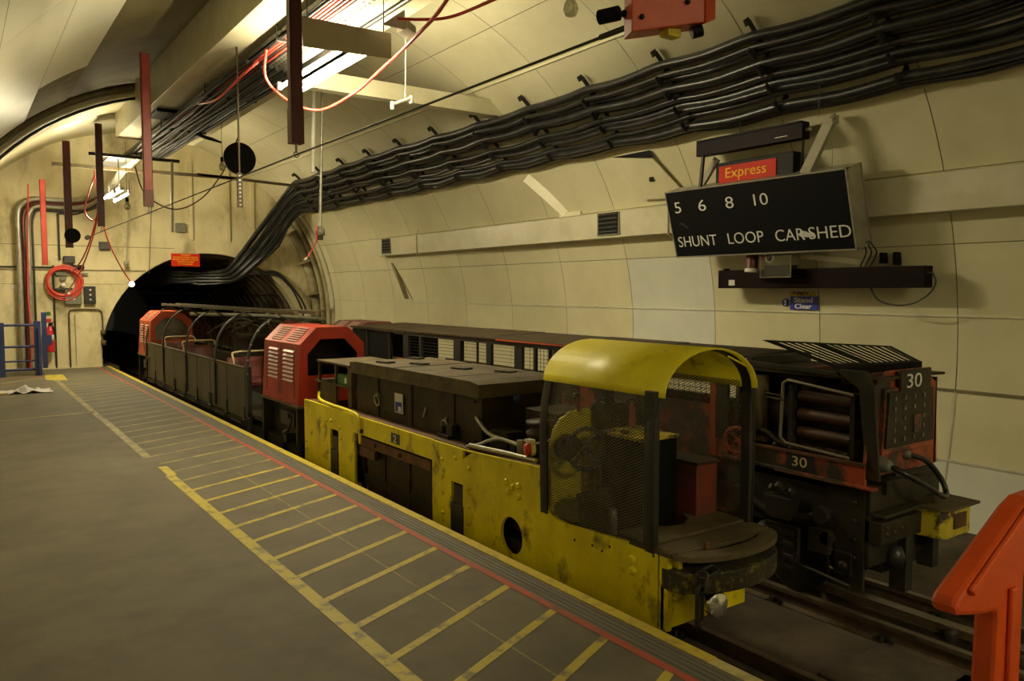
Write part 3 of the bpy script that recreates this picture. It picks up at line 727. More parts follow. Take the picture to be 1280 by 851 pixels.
for yc in (8.25, 15.5):
    for xx in (2.90, 3.44):
        b = MB(); b.lathe([(.03,-.03),(.17,-.03),(.19,-.025),(.19,.02),(.165,.03),(.14,.01),(.05,.01),(.05,.03),(0,.03)], (xx, yc, -.16), (1,0,0), 28); b.build('wheel', 'grime', car)
# dropsides: three hinged sections with plank seams
def dropside(y0, y1, planks):
    b = MB(); b.box(2.80, 2.822, y0+.01, y1-.01, .06, .655)
    for k in range(1, planks):
        y = y0 + (y1-y0)*k/planks; b.slot(1).box(2.797, 2.80, y-.004, y+.004, .06, .655)
    o = b.build('dropside', ['dropside','grime'], car, bevel=.002)
    b = MB(); b.box(2.792, 2.834, y0+.012, y1-.012, .655, .682); b.build('top_rim', 'dust', o)
    for k in range(planks+1):
        y = y0 + (y1-y0)*k/planks + (.04 if k == 0 else -.04 if k == planks else 0)
        b = MB(); b.box(2.786, 2.80, y-.018, y+.018, .03, .22); b.cyl((2.785,y-.03,.05),(2.785,y+.03,.05),.012,8); b.build('hinge', 'black', o)
    return o
dropside(9.42, 11.0, 2); dropside(11.0, 13.1, 3); dropside(13.1, 15.25, 3)
b = MB(); b.box(2.79, 2.83, 9.38, 15.3, -.02, .045)
for k in range(8): b.slot(1).box(2.785, 2.79, 9.6+k*.72, 10.0+k*.72, -.01, .01)
b.slot(0).box(2.79, 2.84, 9.30, 9.42, -.1, .70); b.box(2.79, 2.84, 15.25, 15.32, -.1, .66); b.box(3.53, 3.56, 8.8, 15.3, .0, .62)
b.build('side_sill', ['grime','dust'], car)
b = MB(); b.box(2.83, 3.53, 8.8, 15.25, .10, .13); b.build('car_floor', 'grime', car)
HP = [(-.375,.10),(-.378,.62),(-.37,.78),(-.33,.96),(-.24,1.12),(-.12,1.225),(0,1.275),(.12,1.225),(.24,1.12),(.33,.96),(.37,.78),(.378,.62),(.375,.10)]
HPX = [(p[0], p[1]) for p in [q for q in smooth([(x,0,z) for x,z in HP], 4)] for p in [(p[0], p[2])]] if False else [(q.x, q.z) for q in smooth([(x,0,z) for x,z in HP], 4)]
for y in (9.30, 10.72, 12.3, 13.85, 15.2):
    b = MB(); strip(b, [(LC+x, z) for x, z in HPX], y-.022, y+.022, .02); b.build('hoop', 'bsteel', car)
b = MB()
for k in range(len(HPX)):
    if k % 4 == 0 and HPX[k][0] < .1: b.hexbolt((LC+HPX[k][0]-.02, 9.27, HPX[k][1]), .009, .01, (0,-1,0))
b.build('hoop_bolt', 'tin', car)
top = [p for p in HPX if p[1] > .68]
b = MB(); strip(b, [(LC+x*.985, z-.004) for x, z in top if x > .03], 8.86, 15.2, .003); b.build('canopy', 'clear', car)
b = MB(); b.prism([(LC+x*.98, z) for x, z in HPX], 8.86, 8.87, 'y'); b.build('end_screen', 'clear', car)
b = MB()
for x in (3.10, 3.34): b.bar((x, 8.5, 1.345), (x, 15.3, 1.345), .045, .035)
for y in (9.3, 10.72, 12.3, 13.85, 15.2): b.bar((3.06, y, 1.315), (3.38, y, 1.315), .03, .02); b.bar((LC, y, 1.275), (LC, y, 1.32), .03, .03)
b.build('roof_rail', 'dust', car)
for i, y in enumerate((10.2, 12.9, 14.2)):
    b = MB(); b.box(2.90, 3.46, y, y+.36, .34, .44); b.prism([(y+.30,.42),(y+.42,.42),(y+.46,.70),(y+.40,.72)], 2.92, 3.44, 'x'); b.build('seat', 'vinyl', car, bevel=.03)
    b = MB(); b.tube(smooth([(2.94,y+.1,.44),(2.93,y+.15,.70),(2.95,y+.2,.79),(3.2,y+.2,.80),(3.40,y+.2,.79),(3.42,y+.15,.70)],5), .013, 8); b.build('grab_rail', 'numcream', car)

# ------------------------------------------------------------------ open car number 30 on the far track
C0, C1, CC = 4.30, 5.10, 4.70
c30 = thing('open_car', 'dark mechanical rail car number 30 with tipped slotted lid and open roller bay', 'rail car', (CC, 6.5, -.35))
# front machinery hood, y 2.42 .. 3.45, leaning sides
def hx(z, s_=-1): return CC + s_*(.415 - max(0, z-.5)*.075)       # side lean
b = MB()
sec = lambda zs: [(hx(z), z) for z in zs]
b.prism([(hx(.50),.50),(hx(1.02)+.0,1.02),(CC-.20,1.12),(CC+.20,1.12),(hx(1.02,1),1.02),(hx(.5,1),.50)], 2.50, 2.52, 'y')
b.prism([(CC-.29,.63),(CC-.265,1.02),(CC+.265,1.02),(CC+.29,.63)], 2.47, 2.505, 'y')
b.build('front_panel', 'wornred', c30, bevel=.004)
b = MB(); b.prism([(CC-.275,.67),(CC-.25,1.0),(CC+.25,1.0),(CC+.275,.67)], 2.455, 2.47, 'y'); fp = b.build('access_plate', 'grime', c30)
b = MB()
for i in range(4):
    for j in range(5):
        if i in (2,) and j in (1,2): continue
        b.box(CC-.19+i*.11-.004, CC-.19+i*.11+.004, 2.448, 2.455, .70+j*.062, .725+j*.062)
b.build('slot', 'tin', fp)
b = MB(); b.box(CC+.02, CC+.10, 2.445, 2.46, .74, .85); b.build('latch_plate', 'wornred', fp, bevel=.004)
b = MB(); b.box(CC-.13, CC+.22, 2.455, 2.475, .995, 1.125); np_ = b.build('number_board', 'grime', c30, bevel=.004)
text('30', 'numeral', 'lettering', np_, (CC-.07, 2.452, 1.015), (1,0,0), (0,0,1), .17, .085)
# corner posts and frame of the hood side
b = MB()
b.prism([(2.50,.50),(2.42,.50),(2.47,1.05),(2.52,1.13),(2.72,1.13),(2.56,1.02)], C0, C0+.02, 'x')
b.bar((C0+.01,3.43,.55), (C0+.03,3.43,1.12), .05, .03, (0,1,0)); b.bar((C0+.03,2.50,1.09), (C0+.03,3.46,1.12), .04, .03)
b.bar((C0+.02,3.35,.56), (C0+.03,3.35,1.05), .02, .10, (1,0,0))
b.build('side_frame', 'grime', c30, bevel=.003)
b = MB(); b.box(C0+.10, C1-.02, 3.40, 3.44, .5, 1.15); b.box(C1-.03, C1-.01, 2.5, 3.44, .5, 1.05); b.build('back_panel', 'black', c30)
b = MB(); b.prism([(C0+.02,1.07),(C0+.02,1.085),(CC,1.095),(C1,1.085),(C1,1.07),(CC,1.08)], 2.46, 3.5, 'y'); b.build('hood_top', 'brown', c30)
# red side band with number
b = MB(); b.prism([(2.50,.455),(2.50,.575),(3.46,.585),(3.46,.47)], C0-.012, C0+.01, 'x'); b.prism([(2.44,.44),(2.44,.46),(3.5,.475),(3.5,.455)], C0-.03, C0+.03, 'x')
band = b.build('side_band', 'wornred', c30, bevel=.004)
b = MB(); b.box(C0-.016, C0-.012, 2.83, 3.03, .475, .58); pl_ = b.build('number_plate', 'plaq', band)
text('30', 'numeral', 'numcream', pl_, (C0-.0165, 2.985, .497), (0,-1,0), (0,0,1), .105, .062)
b = MB(); b.box(C0-.02, C0+.01, 2.5, 3.44, .575, .59); b.box(C0-.035, C0-.02, 2.6, 3.1, .445, .455); b.build('band_rim', 'rust', c30)
# tipped slotted lid
lid = MB()
LA, LB, LCc, LD = Vector((4.35,3.275,1.270)), Vector((5.10,2.815,1.225)), Vector((4.95,2.535,1.150)), Vector((4.30,2.70,1.130))
def lq(a, c): return (LA*(1-a) + LB*a)*(1-c) + (LD*(1-a) + LCc*a)*c
def lslab(a0, a1, c0, c1, t=.003):
    vs = [lq(a, c) + Vector((0,0,h)) for h in (0, t) for a, c in ((a0,c0),(a1,c0),(a1,c1),(a0,c1))]
    lid.add(vs, [(0,1,2,3),(4,7,6,5),(0,4,5,1),(1,5,6,2),(2,6,7,3),(3,7,4,0)])
lslab(0, 1, 0, .06); lslab(0, 1, .90, 1); lslab(0, .05, 0, 1); lslab(.96, 1, 0, 1); lslab(.36, .46, 0, 1)
for k in range(15): lslab(.05 + k*.062, .05 + k*.062 + .030, 0, 1)
lid.bar(lq(0,1)+Vector((0,0,-.02)), lq(1,1)+Vector((0,0,-.02)), .012, .05)
lid.build('slotted_lid', 'signblack', c30)
b = MB(); b.box(4.42, 5.0, 2.95, 3.02, 1.08, 1.11); b.box(4.40, 4.98, 2.60, 2.66, 1.07, 1.10); b.build('lid_support', 'dullred', c30)
# roller bay
b = MB(); pts = [(C0+.015, y, z) for y, z in ((2.60,.98),(3.05,1.03),(3.085,1.01),(3.10,.66),(3.06,.625),(2.62,.60))]
b.tube(pts, .010, 8); b.build('wire_guard', 'guard', c30)
for z in (.925, .81, .695):
    b = MB(); b.cyl((C0+.08,2.64,z),(C0+.08,3.0,z+.008),.036,20); b.cyl((C0+.08,2.58,z),(C0+.08,3.04,z),.016,10); b.build('roller', 'rollerbrown', c30)
b = MB(); b.box(C0+.02, C0+.10, 3.02, 3.05, .60, 1.0); b.box(C0+.03, C0+.10, 2.60, 2.63, .56, .98); b.box(C0+.16, C0+.20, 2.6, 3.05, .6, .98); b.slot(0)
b.build('roller_bracket', 'grime', c30)
b = MB(); b.lathe([(0,0),(.17,0),(.19,.05),(.19,.32),(.17,.36),(0,.36)], (4.62, 2.62, .84), (.15,1,.05), 26)
b.lathe([(0,0),(.13,0),(.15,.04),(.15,.22),(.12,.25),(0,.25)], (4.52, 3.02, .80), (.05,1,0), 24); b.box(4.45, 4.9, 2.6, 3.3, .5, .66)
b.cyl((4.5,2.95,1.02),(4.5,3.3,1.03),.03,12); b.box(4.5, 4.8, 2.66, 2.8, 1.02, 1.08)
b.build('compressor', 'grime', c30)
b = MB(); b.lathe([(0,0),(.055,0),(.055,.40),(0,.40)], (4.37, 3.30, .64), n=20); b.cyl((4.37,3.30,.6),(4.37,3.30,.64),.02,8); b.box(4.33, 4.41, 3.23, 3.37, .60, .635); b.build('cylinder', 'dust', c30)
b = MB(); b.tube(smooth([(4.33,3.30,.66),(4.32,3.22,.68),(4.32,3.12,.63),(4.33,3.02,.60),(4.33,2.8,.61)],5), .016, 8)
b.tube([(4.32,3.22,.93),(4.31,3.10,.925),(4.31,3.08,.90),(4.31,3.20,.905)], .008, 6)
for y in (2.65,2.72,2.8,2.86,2.95,3.02,3.14): b.lathe([(0,0),(.02,0),(.025,.02),(.012,.035),(0,.04)], (4.33, y, .585), n=10)
for k in range(7): b.bar((4.34, 2.6+k*.06, .60+.01*(k%3)), (4.36, 2.68+k*.06, .62), .012, .02)
b.build('linkage', 'brown', c30)
# orange hand wheel
b = MB(); c = (4.24, 3.38, .60); b.ring(c, .085, .012, (1,.25,0), 32, 8)
for k in range(4):
    a = PI/4 + k*PI/2; b.bar(c, (4.24 - .02*math.sin(0), 3.38+.083*math.cos(a), .60+.083*math.sin(a)), .014, .008, (1,0,0))
b.cyl((4.23,3.38,.60),(4.33,3.36,.60),.016,10); b.build('hand_wheel', 'orange', c30)
# cab end: cable sockets and hose
b = MB(); b.tube(smooth([(4.42,2.47,.58),(4.40,2.38,.57),(4.44,2.31,.53),(4.60,2.28,.45),(4.78,2.29,.37),(4.92,2.34,.36),(4.93,2.38,.44),(4.85,2.43,.55),(4.72,2.47,.60)],6), .017, 8); b.build('hose', 'cable', c30)
b = MB(); b.lathe([(.05,0),(.05,.03),(.035,.08),(.022,.10),(0,.10)], (4.40, 2.50, .585), (0,-1,-.1), 18); b.slot(0).lathe([(.03,0),(.03,.02),(.018,.04),(0,.04)], (4.72, 2.50, .60), (0,-1,0), 14)
b.build('socket', 'greyplastic', c30)
b = MB(); b.box(4.60, 5.05, 2.485, 2.50, .47, .50); b.box(4.42, 4.62, 2.44, 2.50, .40, .48); b.build('front_strip', 'grime', c30)
# body below: skirt, bogie
b = MB(); b.box(C0, C0+.02, 2.50, 3.6, .10, .45); b.prism([(2.50,.45),(2.50,-.17),(2.62,-.17),(2.66,.02),(2.74,.10),(2.74,.45)], C0-.004, C0+.02, 'x')
b.box(C0+.0, C1, 2.47, 2.50, -.02, .45); b.box(C0, C1, 2.50, 3.6, .40, .45)
for z in (.02,.13,.24,.35): b.hexbolt((C0-.004, 2.56, z), .013, .012, (-1,0,0))
b.build('skirt', 'grime', c30, bevel=.004)
b = MB(); b.hexbolt((C0-.01,2.62,-.04), .03, .03, (-1,0,0)); b.box(C0-.02, C0, 2.57, 2.68, -.10, .04)
b.prism([(2.92,.30),(3.14,.30),(3.11,.16),(2.95,.16)], C0-.10, C0-.01, 'x')                 # axle box top
b.prism([(2.90,.12),(3.14,.12),(3.14,-.05),(3.07,-.16),(2.95,-.16),(2.90,-.05)], C0-.06, C0, 'x')
for z in (.08, .0, -.08): b.box(C0-.075, C0-.06, 2.93, 3.0, z-.02, z+.02)
b.lathe([(0,-.02),(.05,-.02),(.07,.0),(.085,.04),(.085,.06)], (C0-.06, 3.16, .02), (1,0,0), 20)
for x_, y_, z_ in ((C0-.05,2.96,.32),(C0-.06,3.03,.33),(C0-.05,3.10,.32),(C0-.08,3.03,.35)): b.lathe([(0,0),(.028,0),(.03,.02),(.015,.04),(0,.045)], (x_, y_, z_), n=12)
b.tube(smooth([(C0-.03,3.40,.28),(C0-.04,3.2,.20),(C0-.04,3.05,.17),(C0-.03,2.85,.20),(C0-.03,2.76,.25)],5), .028, 8)
b.cyl((C0-.06,2.76,.235),(C0,2.76,.235),.05,16); b.cyl((C0-.05,2.72,.10),(C0,2.72,.10),.04,14); b.box(C0-.05, C0, 2.70, 2.84, .0, .15)
b.tube([(C0-.06,2.55,-.14),(C0-.04,2.8,-.12),(C0-.03,3.1,-.10)], .012, 8)
b.build('bogie_gear', 'grime', c30, bevel=.004)
for yc in (3.02, 9.8):
    for xx in (4.42, 4.97):
        b = MB(); b.lathe([(.03,-.03),(.19,-.03),(.215,-.025),(.215,.02),(.19,.03),(.15,.01),(.05,.01),(.05,.03),(0,.03)], (xx, yc, -.135), (1,0,0), 32); b.build('wheel', 'grime', c30)
b = MB(); b.cyl((4.42,3.02,-.135),(4.97,3.02,-.135),.03,10); b.box(4.42, 4.98, 2.6, 3.6, .0, .30); b.box(4.5, 4.9, 2.5, 2.6, -.1, .1); b.build('underframe', 'black', c30)
# front coupling beam, chipped yellow
b = MB(); b.box(4.30, 4.78, 2.40, 2.50, .13, .26); b.box(4.30, 4.80, 2.38, 2.50, .29, .31); b.build('buffer_beam', 'grime', c30, bevel=.004)
b = MB(); b.prism([(4.74,2.48),(4.76,2.30),(4.80,2.27),(5.08,2.27),(5.11,2.30),(5.11,2.48),(5.06,2.48),(5.06,2.32),(4.80,2.32),(4.80,2.48)], .11, .285, 'z')
cp = b.build('coupling_box', 'wornyellow', c30, bevel=.005)
b = MB(); b.prism([(4.70,2.50),(4.74,2.28),(4.80,2.24),(5.14,2.24),(5.16,2.50)], .285, .30, 'z'); b.build('coupling_lid', 'dust', cp)
b = MB(); b.box(4.87, 5.02, 2.262, 2.27, .16, .25); b.build('coupling_slot', 'rust', cp)
b = MB()
for x, z in ((4.36,.19),(4.44,.19),(4.52,.20),(4.36,.23)): b.hexbolt((x, 2.40, z), .012, .012, (0,-1,0))
b.build('beam_bolt', 'dust', c30)
b = MB(); b.box(4.62, 4.70, 2.42, 2.52, -.22, .12); b.box(4.9, 4.97, 2.40, 2.5, -.12, .10); b.lathe([(0,0),(.05,0),(.06,.06),(.04,.12),(0,.13)], (4.55,2.45,-.05), n=14); b.build('front_bracket', 'black', c30)
# long body behind with roof
b = MB()
rs = [3.55, 4.55, 5.55, 6.55, 7.6, 8.6]
rp = []
for i in range(len(rs)-1):
    b.prism([(C0-.02,1.115),(C0-.02,1.130),(C1-.02,1.155+.004*(i%2)),(C1-.02,1.142)], rs[i]+.006, rs[i+1]-.006, 'y')
b.prism([(C0-.02,1.115),(C0-.02,1.13),(C1-.02,1.155),(C1-.02,1.142)], 8.61, 9.75, 'y')
b.build('roof', 'brown', c30)
b = MB(); b.box(C0-.03, C0-.012, 4.97, 6.3, 1.115, 1.126); b.build('roof_trim', 'orange', c30)
b = MB(); b.box(C0-.01, C0+.02, 3.5, 8.5, 1.075, 1.115); b.box(C1-.04, C1-.02, 3.5, 8.5, 1.10, 1.145)
b.build('header', 'black', c30)
for y, w_ in ((3.56,.10),(4.30,.05),(4.83,.10),(5.10,.03),(5.38,.10),(5.70,.03),(5.95,.12),(6.45,.09),(7.05,.14),(7.85,.05),(8.2,.12)):
    b = MB(); b.box(C0-.008, C0+.02, y-w_/2, y+w_/2, .58, 1.09); b.box(C1-.04, C1-.025, y-w_*.3, y+w_*.3, .58, 1.12); b.build('window_post', 'black', c30)
b = MB()
for z in (.84,.875,.91,.945,.98,1.015,1.05): b.bar((C0+.005,3.55,z),(C0+.005,8.2,z),.004,.004)
for k in range(50):
    y = 3.6 + k*.052
    if y < 5.8: b.bar((C0+.005,y,.80),(C0+.005,y,1.09),.003,.003)
b.build('window_bars', 'bsteel', c30)
b = MB(); b.box(C0, C0+.02, 3.5, 8.6, .14, .80); b.box(C1-.04, C1-.02, 3.5, 8.6, .10, .74); b.box(C0, C1, 3.5, 10.6, .08, .14); b.build('body_side', 'wornred', c30)
b = MB(); b.box(C0-.005, C0+.03, 3.60, 3.66, .45, 1.09); b.build('door_post', 'orange', c30)
b = MB(); b.box(C0+.04, C1-.05, 8.75, 9.6, .5, 1.10); b.prism([(8.5,.5),(8.62,1.10),(9.7,1.10),(9.7,.5)], C0, C0+.02, 'x'); b.build('enclosed_end', 'signblack', c30)
b = MB(); b.bar((C0-.005,8.62,.5),(C0-.005,8.62,1.11),.02,.02); b.bar((C0-.005,9.25,.5),(C0-.005,9.25,1.11),.02,.02); b.bar((C0-.01,8.2,1.10),(C0-.01,9.7,1.118),.02,.02); b.build('end_rib', 'brown', c30)
car_hood(c30, CC, 9.75, 10.7, 'dullred', width=.40, top=1.17, louv='louvre')
b = MB(); b.box(4.34, 5.06, 3.6, 10.6, -.25, .06); b.build('chassis', 'grime', c30)

# ------------------------------------------------------------------ long duct box on the right wall
d = thing('wall_duct', 'long cream duct box with two black louvred vents running along the right wall', 'duct', (6.98, 6, 2.28))
b = MB(); b.prism([(6.905,2.27),(6.89,2.59),(6.95,2.615),(7.25,2.615),(7.25,2.27)], YN, 14.35, 'y'); b.build('duct_casing', 'duct', d, bevel=.004)
for y0, y1 in ((13.74, 14.12), (7.37, 7.79)):
    b = MB(); b.box(6.885, 6.905, y0, y1, 2.30, 2.59); b.slot(1)
    b.box(6.877, 6.885, y0+.03, y1-.03, 2.32, 2.585); b.slot(0)
    for k in range(5): b.obox((6.875, (y0+y1)/2, 2.345+k*.055), (.026, y1-y0-.06, .005), (0,.6,0))
    b.build('vent', ['greyplastic','signblack'], d)
b = MB()
for y in (12.7, 6.55): b.tube([(6.94,y,2.72),(6.88,y,2.62),(6.89,y,2.26),(6.96,y,2.24)], .012, 6)
b.build('strap', 'panel', d)
b = MB(); b.bar((6.92,8.45,2.66),(6.60,8.95,3.18),.16,.012,(-1,0,.5)); b.box(6.90, 7.05, 8.15, 8.6, 2.60, 2.66)
tag(b.build('loose_cover', 'panel', bevel=.003), 'narrow loose cream cover strip leaning above the wall duct', 'panel')
b = MB(); b.add([(6.55,7.16,3.19),(6.60,6.52,3.10),(6.88,6.22,2.65),(6.84,6.93,2.69),(6.56,7.16,3.195),(6.61,6.52,3.105),(6.89,6.22,2.655),(6.85,6.93,2.695)], [(0,1,2,3),(4,7,6,5),(0,4,5,1),(1,5,6,2),(2,6,7,3),(3,7,4,0)])
hp = b.build('drooping_ceiling_board', 'panel'); tag(hp, 'square ceiling panel hanging loose with a dark gap, left of the black destination sign', 'panel')
b = MB(); b.add([(6.565,7.16,3.20),(6.585,6.55,3.20),(6.605,6.51,3.11),(6.556,7.17,3.195)], [(0,1,2,3)]); b.box(6.715,6.73,6.62,6.69,2.87,2.93); b.build('gap', 'signblack', hp)
b = MB(); b.prism([(14.33,2.27),(14.22,2.27),(13.62,1.44),(13.64,1.43)], 7.13, 7.215, 'x')
tag(b.build('wall_slot', 'seam'), 'narrow dark wedge-shaped gap in the wall panels below the far vent', 'gap')

# ------------------------------------------------------------------ black cable bundle along the right of the vault
NCAB = 11
cab_pos = []
for i in range(NCAB):
    t = i/(NCAB-1); a = 48.6 - t*11.6
    cab_pos.append((a, .031 if i % 3 else .046, R0 - .10 - (.05 if i % 2 else 0)))
names = ['uppermost','second','third','fourth','fifth','middle','seventh','eighth','ninth','tenth','lowest']
for i, (a, r, rr) in enumerate(cab_pos):
    rnd = random.Random(i*5+1); pts = []
    y = YN
    while y < 16.3:
        f = ((y - 3.49) / 1.14) % 1.0; sag = math.sin(PI*f)*.035*(1 + .8*rnd.random()) + (.02*math.sin(y*.9+i))
        if 4 < i < 9: sag += .05*math.sin(y*.45 + i*2)
        x, z = P(a - sag*9, rr); pts.append((x, y, z)); y += .285
    t = i/(NCAB-1)
    w_ = .03*math.sin(i*2.3)
    pts += [(5.96 + .34*t, 16.9, 3.66 - .36*t), (5.78 + .36*t, 17.35, 3.26 - .30*t), (5.58 + .50*t, 17.75, 2.86 - .24*t + w_), (5.34 + .46*t, 18.1, 2.42 - .16*t),
            (5.16 + .26*t, 18.25, 2.14 - .24*t), (5.02 + .2*t, 18.5, 2.02 - .24*t), (4.6, 18.8, 1.99 - .24*t + w_), (4.25, 19.0, 2.02 - .24*t - w_), (3.9, 19.3, 2.0 - .24*t + w_), (3.45, 19.9, 1.97 - .24*t), (3.3, 21.5, 1.98-.24*t)]
    b = MB(); b.tube(smooth(pts, 2), r, 10)
    tag(b.build('cable', 'cable'), names[i] + ' black cable of the bundle hung along the right of the vault', 'cable', 'black cables along the vault')
def bracket_mesh(y):
    b = MB()
    for k in range(8):
        a0, a1 = 50.5 - k*1.55, 50.5 - (k+1)*1.55
        p = P(a0, R0-.03); q = P(a1, R0-.03); b.bar((p[0],y,p[1]), (q[0],y,q[1]), .05, .012, (0,1,0))
    for k in range(4):
        a = 47.4 - k*2.9; p = P(a, R0-.03); q = P(a-.9, R0-.21); b.bar((p[0],y,p[1]), (q[0],y,q[1]), .045, .012, (0,1,0))
        p = P(a+.6, R0-.22); b.bar((q[0],y,q[1]), (p[0],y,p[1]), .045, .02, (0,1,0))
    p = P(50.5, R0-.02); q = P(50.8, R0-.09); b.bar((p[0],y,p[1]), (q[0],y,q[1]), .06, .015, (0,1,0))
    return b
tag_b = 'black hooked bracket carrying the cable bundle, %s'
b0 = bracket_mesh(3.49).build('cable_bracket', 'bsteel', org=(6.3, 3.49, 3.6))
ylist = [3.49 + 1.14*k for k in range(-1, 12)]
wher = ['above the right edge of the photo','above the right half of the black sign','nearest left of the black sign lamp','above the loose hanging panel','above the leaning cover strip','just right of the transverse beam end','at the transverse beam end','level with the hanging white tube','second beyond the transverse beam','third beyond the transverse beam','fourth beyond the transverse beam','last but one before the bend','last before the cables bend down']
for k, y in enumerate(ylist):
    o = b0 if k == 1 else b0.copy()
    if k != 1: COL.objects.link(o); o.location = (6.3, y, 3.6)
    tag(o, tag_b % wher[k], 'bracket', 'cable brackets')

# ------------------------------------------------------------------ black destination sign
sg = thing('destination_sign', 'black hanging indicator sign reading SHUNT LOOP CAR SHED below numbers 5 6 8 10', 'sign', (6.6, 5, 2.3))
SO = Vector((6.45, 6.19, 2.675)); SU = Vector((0,-1,0)); SV = Vector((-.2836,0,.9589)); SN = SU.cross(SV)   # SN faces the platform
SW, SH = 2.17, .745
def sp(u, v, n=0): return SO + SU*u + SV*v + SN*n
def sbox(b, u0, u1, v0, v1, n0, n1):
    vs = [sp(u, v, n) for n in (n0, n1) for u, v in ((u0,v0),(u1,v0),(u1,v1),(u0,v1))]
    return b.add(vs, [(0,1,2,3),(4,7,6,5),(0,4,5,1),(1,5,6,2),(2,6,7,3),(3,7,4,0)])
b = MB(); sbox(b, 0, SW, -SH, 0, -.24, -.012); b.build('casing', 'alu', sg, bevel=.004)
b = MB(); sbox(b, .012, SW-.012, -SH+.012, -.012, -.014, -.004); face = b.build('face', 'signblack', sg)
b = MB(); w_ = .014
for a in ((0,SW,-w_,0),(0,SW,-SH,-SH+w_),(0,w_,-SH,0),(SW-w_,SW,-SH,0)): sbox(b, *a, -.014, .004)
sbox(b, SW-.002, SW+.006, -SH, 0, -.03, .0); sbox(b, SW-.002, SW+.006, -SH, 0, -.245, -.225); sbox(b, SW-.002, SW+.006, -.02, 0, -.24, 0); sbox(b, SW-.002, SW+.006, -SH, -SH+.02, -.24, 0)
b.build('frame', 'tin', sg)
for body, u, v, w, h in (('5',.105,-.245,.088,.118),('6',.44,-.248,.10,.118),('8',.80,-.25,.10,.118),('10',1.15,-.252,.165,.115),('SHUNT',.07,-.625,.535,.115),('LOOP',.755,-.622,.44,.115),('CAR',1.335,-.625,.325,.115),('SHED',1.705,-.622,.43,.115)):
    text(body, 'lettering', 'lettering', face, sp(u, v, -.004), SU, SV, w, h, .003, -.007)
b = MB(); b.add([sp(1.60,-.585,-.002), sp(1.66,-.60,-.002), sp(1.76,-.60,-.002), sp(1.77,-.585,-.002), sp(1.68,-.545,-.002), sp(1.62,-.53,-.002)], [(0,1,2,3,4,5)]); b.build('torn_patch', 'paper', face)
b = MB(); b.add([sp(.13,-.36,-.002), sp(.24,-.43,-.002), sp(.26,-.415,-.002), sp(.17,-.35,-.002)], [(0,1,2,3)]); b.build('smear', 'grime', face)
ex = thing('express_sign', 'small red lit-box sign reading Express on top of the black destination sign', 'sign', (6.62, 5.1, 2.65))
b = MB(); b.box(6.60, 6.77, 4.66, 5.60, 2.69, 2.925); b.build('casing', 'signblack', ex, bevel=.006)
b = MB(); b.box(6.59, 6.60, 4.85, 5.55, 2.70, 2.885); fr = b.build('red_face', 'signred', ex)
text('Express', 'lettering', 'signtext', fr, (6.589, 5.46, 2.725), (0,-1,0), (0,0,1), .50, .135, .003)
b = MB(); b.box(6.44, 6.55, 4.46, 5.73, 3.0, 3.155); b.box(6.43,6.56,4.47,5.72,3.14,3.16); b.slot(1).box(6.437,6.44,4.62,4.76,3.04,3.046); b.cyl((6.5,4.46,3.08),(6.5,4.41,3.08),.02,8)
up = thing('hanging_batten', 'dark maroon box batten hanging above the Express sign', 'light fitting', (6.5, 5.1, 3.0))
b.build('casing', ['darkmaroon','tin'], up, bevel=.004)
b = MB(); b.bar((6.47,5.66,3.01),(6.50,5.72,2.67),.03,.03); b.bar((6.52,4.50,3.01),(6.58,4.56,2.68),.02,.02); b.build('strut', 'bsteel', up)
b = MB(); b.bar((6.50,4.46,2.67),(6.50,4.215,3.12),.10,.05,(1,0,0)); b.bar((6.58,4.24,3.10),(6.48,4.18,3.16),.05,.05); b.cyl((6.52,4.2,3.12),(6.52,4.2,2.69),.004,6); b.box(6.47,6.58,4.18,4.25,3.10,3.17)
tag(b.build('support_arm', 'armgrey', bevel=.003), 'slanting grey metal arm holding the right end of the destination sign', 'bracket')
b = MB(); b.bar((6.58,5.80,2.69),(6.62,5.60,2.98),.07,.04,(1,0,0))
tag(b.build('support_arm', 'armgrey', bevel=.003), 'slanting grey metal arm behind the left end of the Express sign', 'bracket')
for x, y in ((6.36,5.1),(6.30,4.20)):
    b = MB(); b.cyl((x,y,3.14),(x,y,3.50),.004,6); tag(b.build('hanger_wire', 'bsteel'), 'thin wire above the ' + ('dark batten over the Express sign' if y > 5 else 'slanting arm at the right of the destination sign'), 'wire')
lb = thing('wall_batten', 'long dark maroon batten box fixed across the wall below the destination sign', 'light fitting', (6.98, 4.7, 1.62))
b = MB(); b.box(6.94, 7.08, 3.55, 5.83, 1.62, 1.815); b.build('casing', 'darkmaroon', lb, bevel=.004)
b = MB(); b.box(6.935,6.94,5.60,5.68,1.65,1.71); b.slot(1).lathe([(0,0),(.035,0),(.035,.02),(0,.02)],(6.98,5.75,1.815),n=12); b.build('badge', ['offwhite','black'], lb)
b = MB(); b.tube(smooth([(6.98,3.55,1.75),(6.98,3.50,1.745),(6.99,3.48,1.66),(6.99,3.54,1.56),(7.0,3.68,1.48),(7.0,3.85,1.465),(7.0,4.0,1.51),(7.0,4.08,1.62)],6), .008, 6); b.build('flex', 'black', lb)
b = MB()
for k in range(3): b.tube(smooth([(6.80,4.0+.03*k,2.05),(6.86,3.95+.05*k,1.95),(6.9,4.02+.05*k,1.84),(6.99,4.1+.04*k,1.80)],4), .007, 6)
b.build('feed_cable', 'black', lb)
b = MB(); b.obox((6.92, 4.45, 1.90), (.03, .75, .05), (0.12,0,0)); b.build('mounting_bar', 'duct', lb)
b = MB(); b.box(7.1,7.2,3.9,3.93,1.83,1.95); b.box(7.1,7.2,4.03,4.06,1.85,1.95); b.build('wall_clip', 'signblack', lb)
sp_ = thing('spot_lamp', 'dark red lamp with white rim below the destination sign', 'lamp', (6.80, 5.25, 1.9))
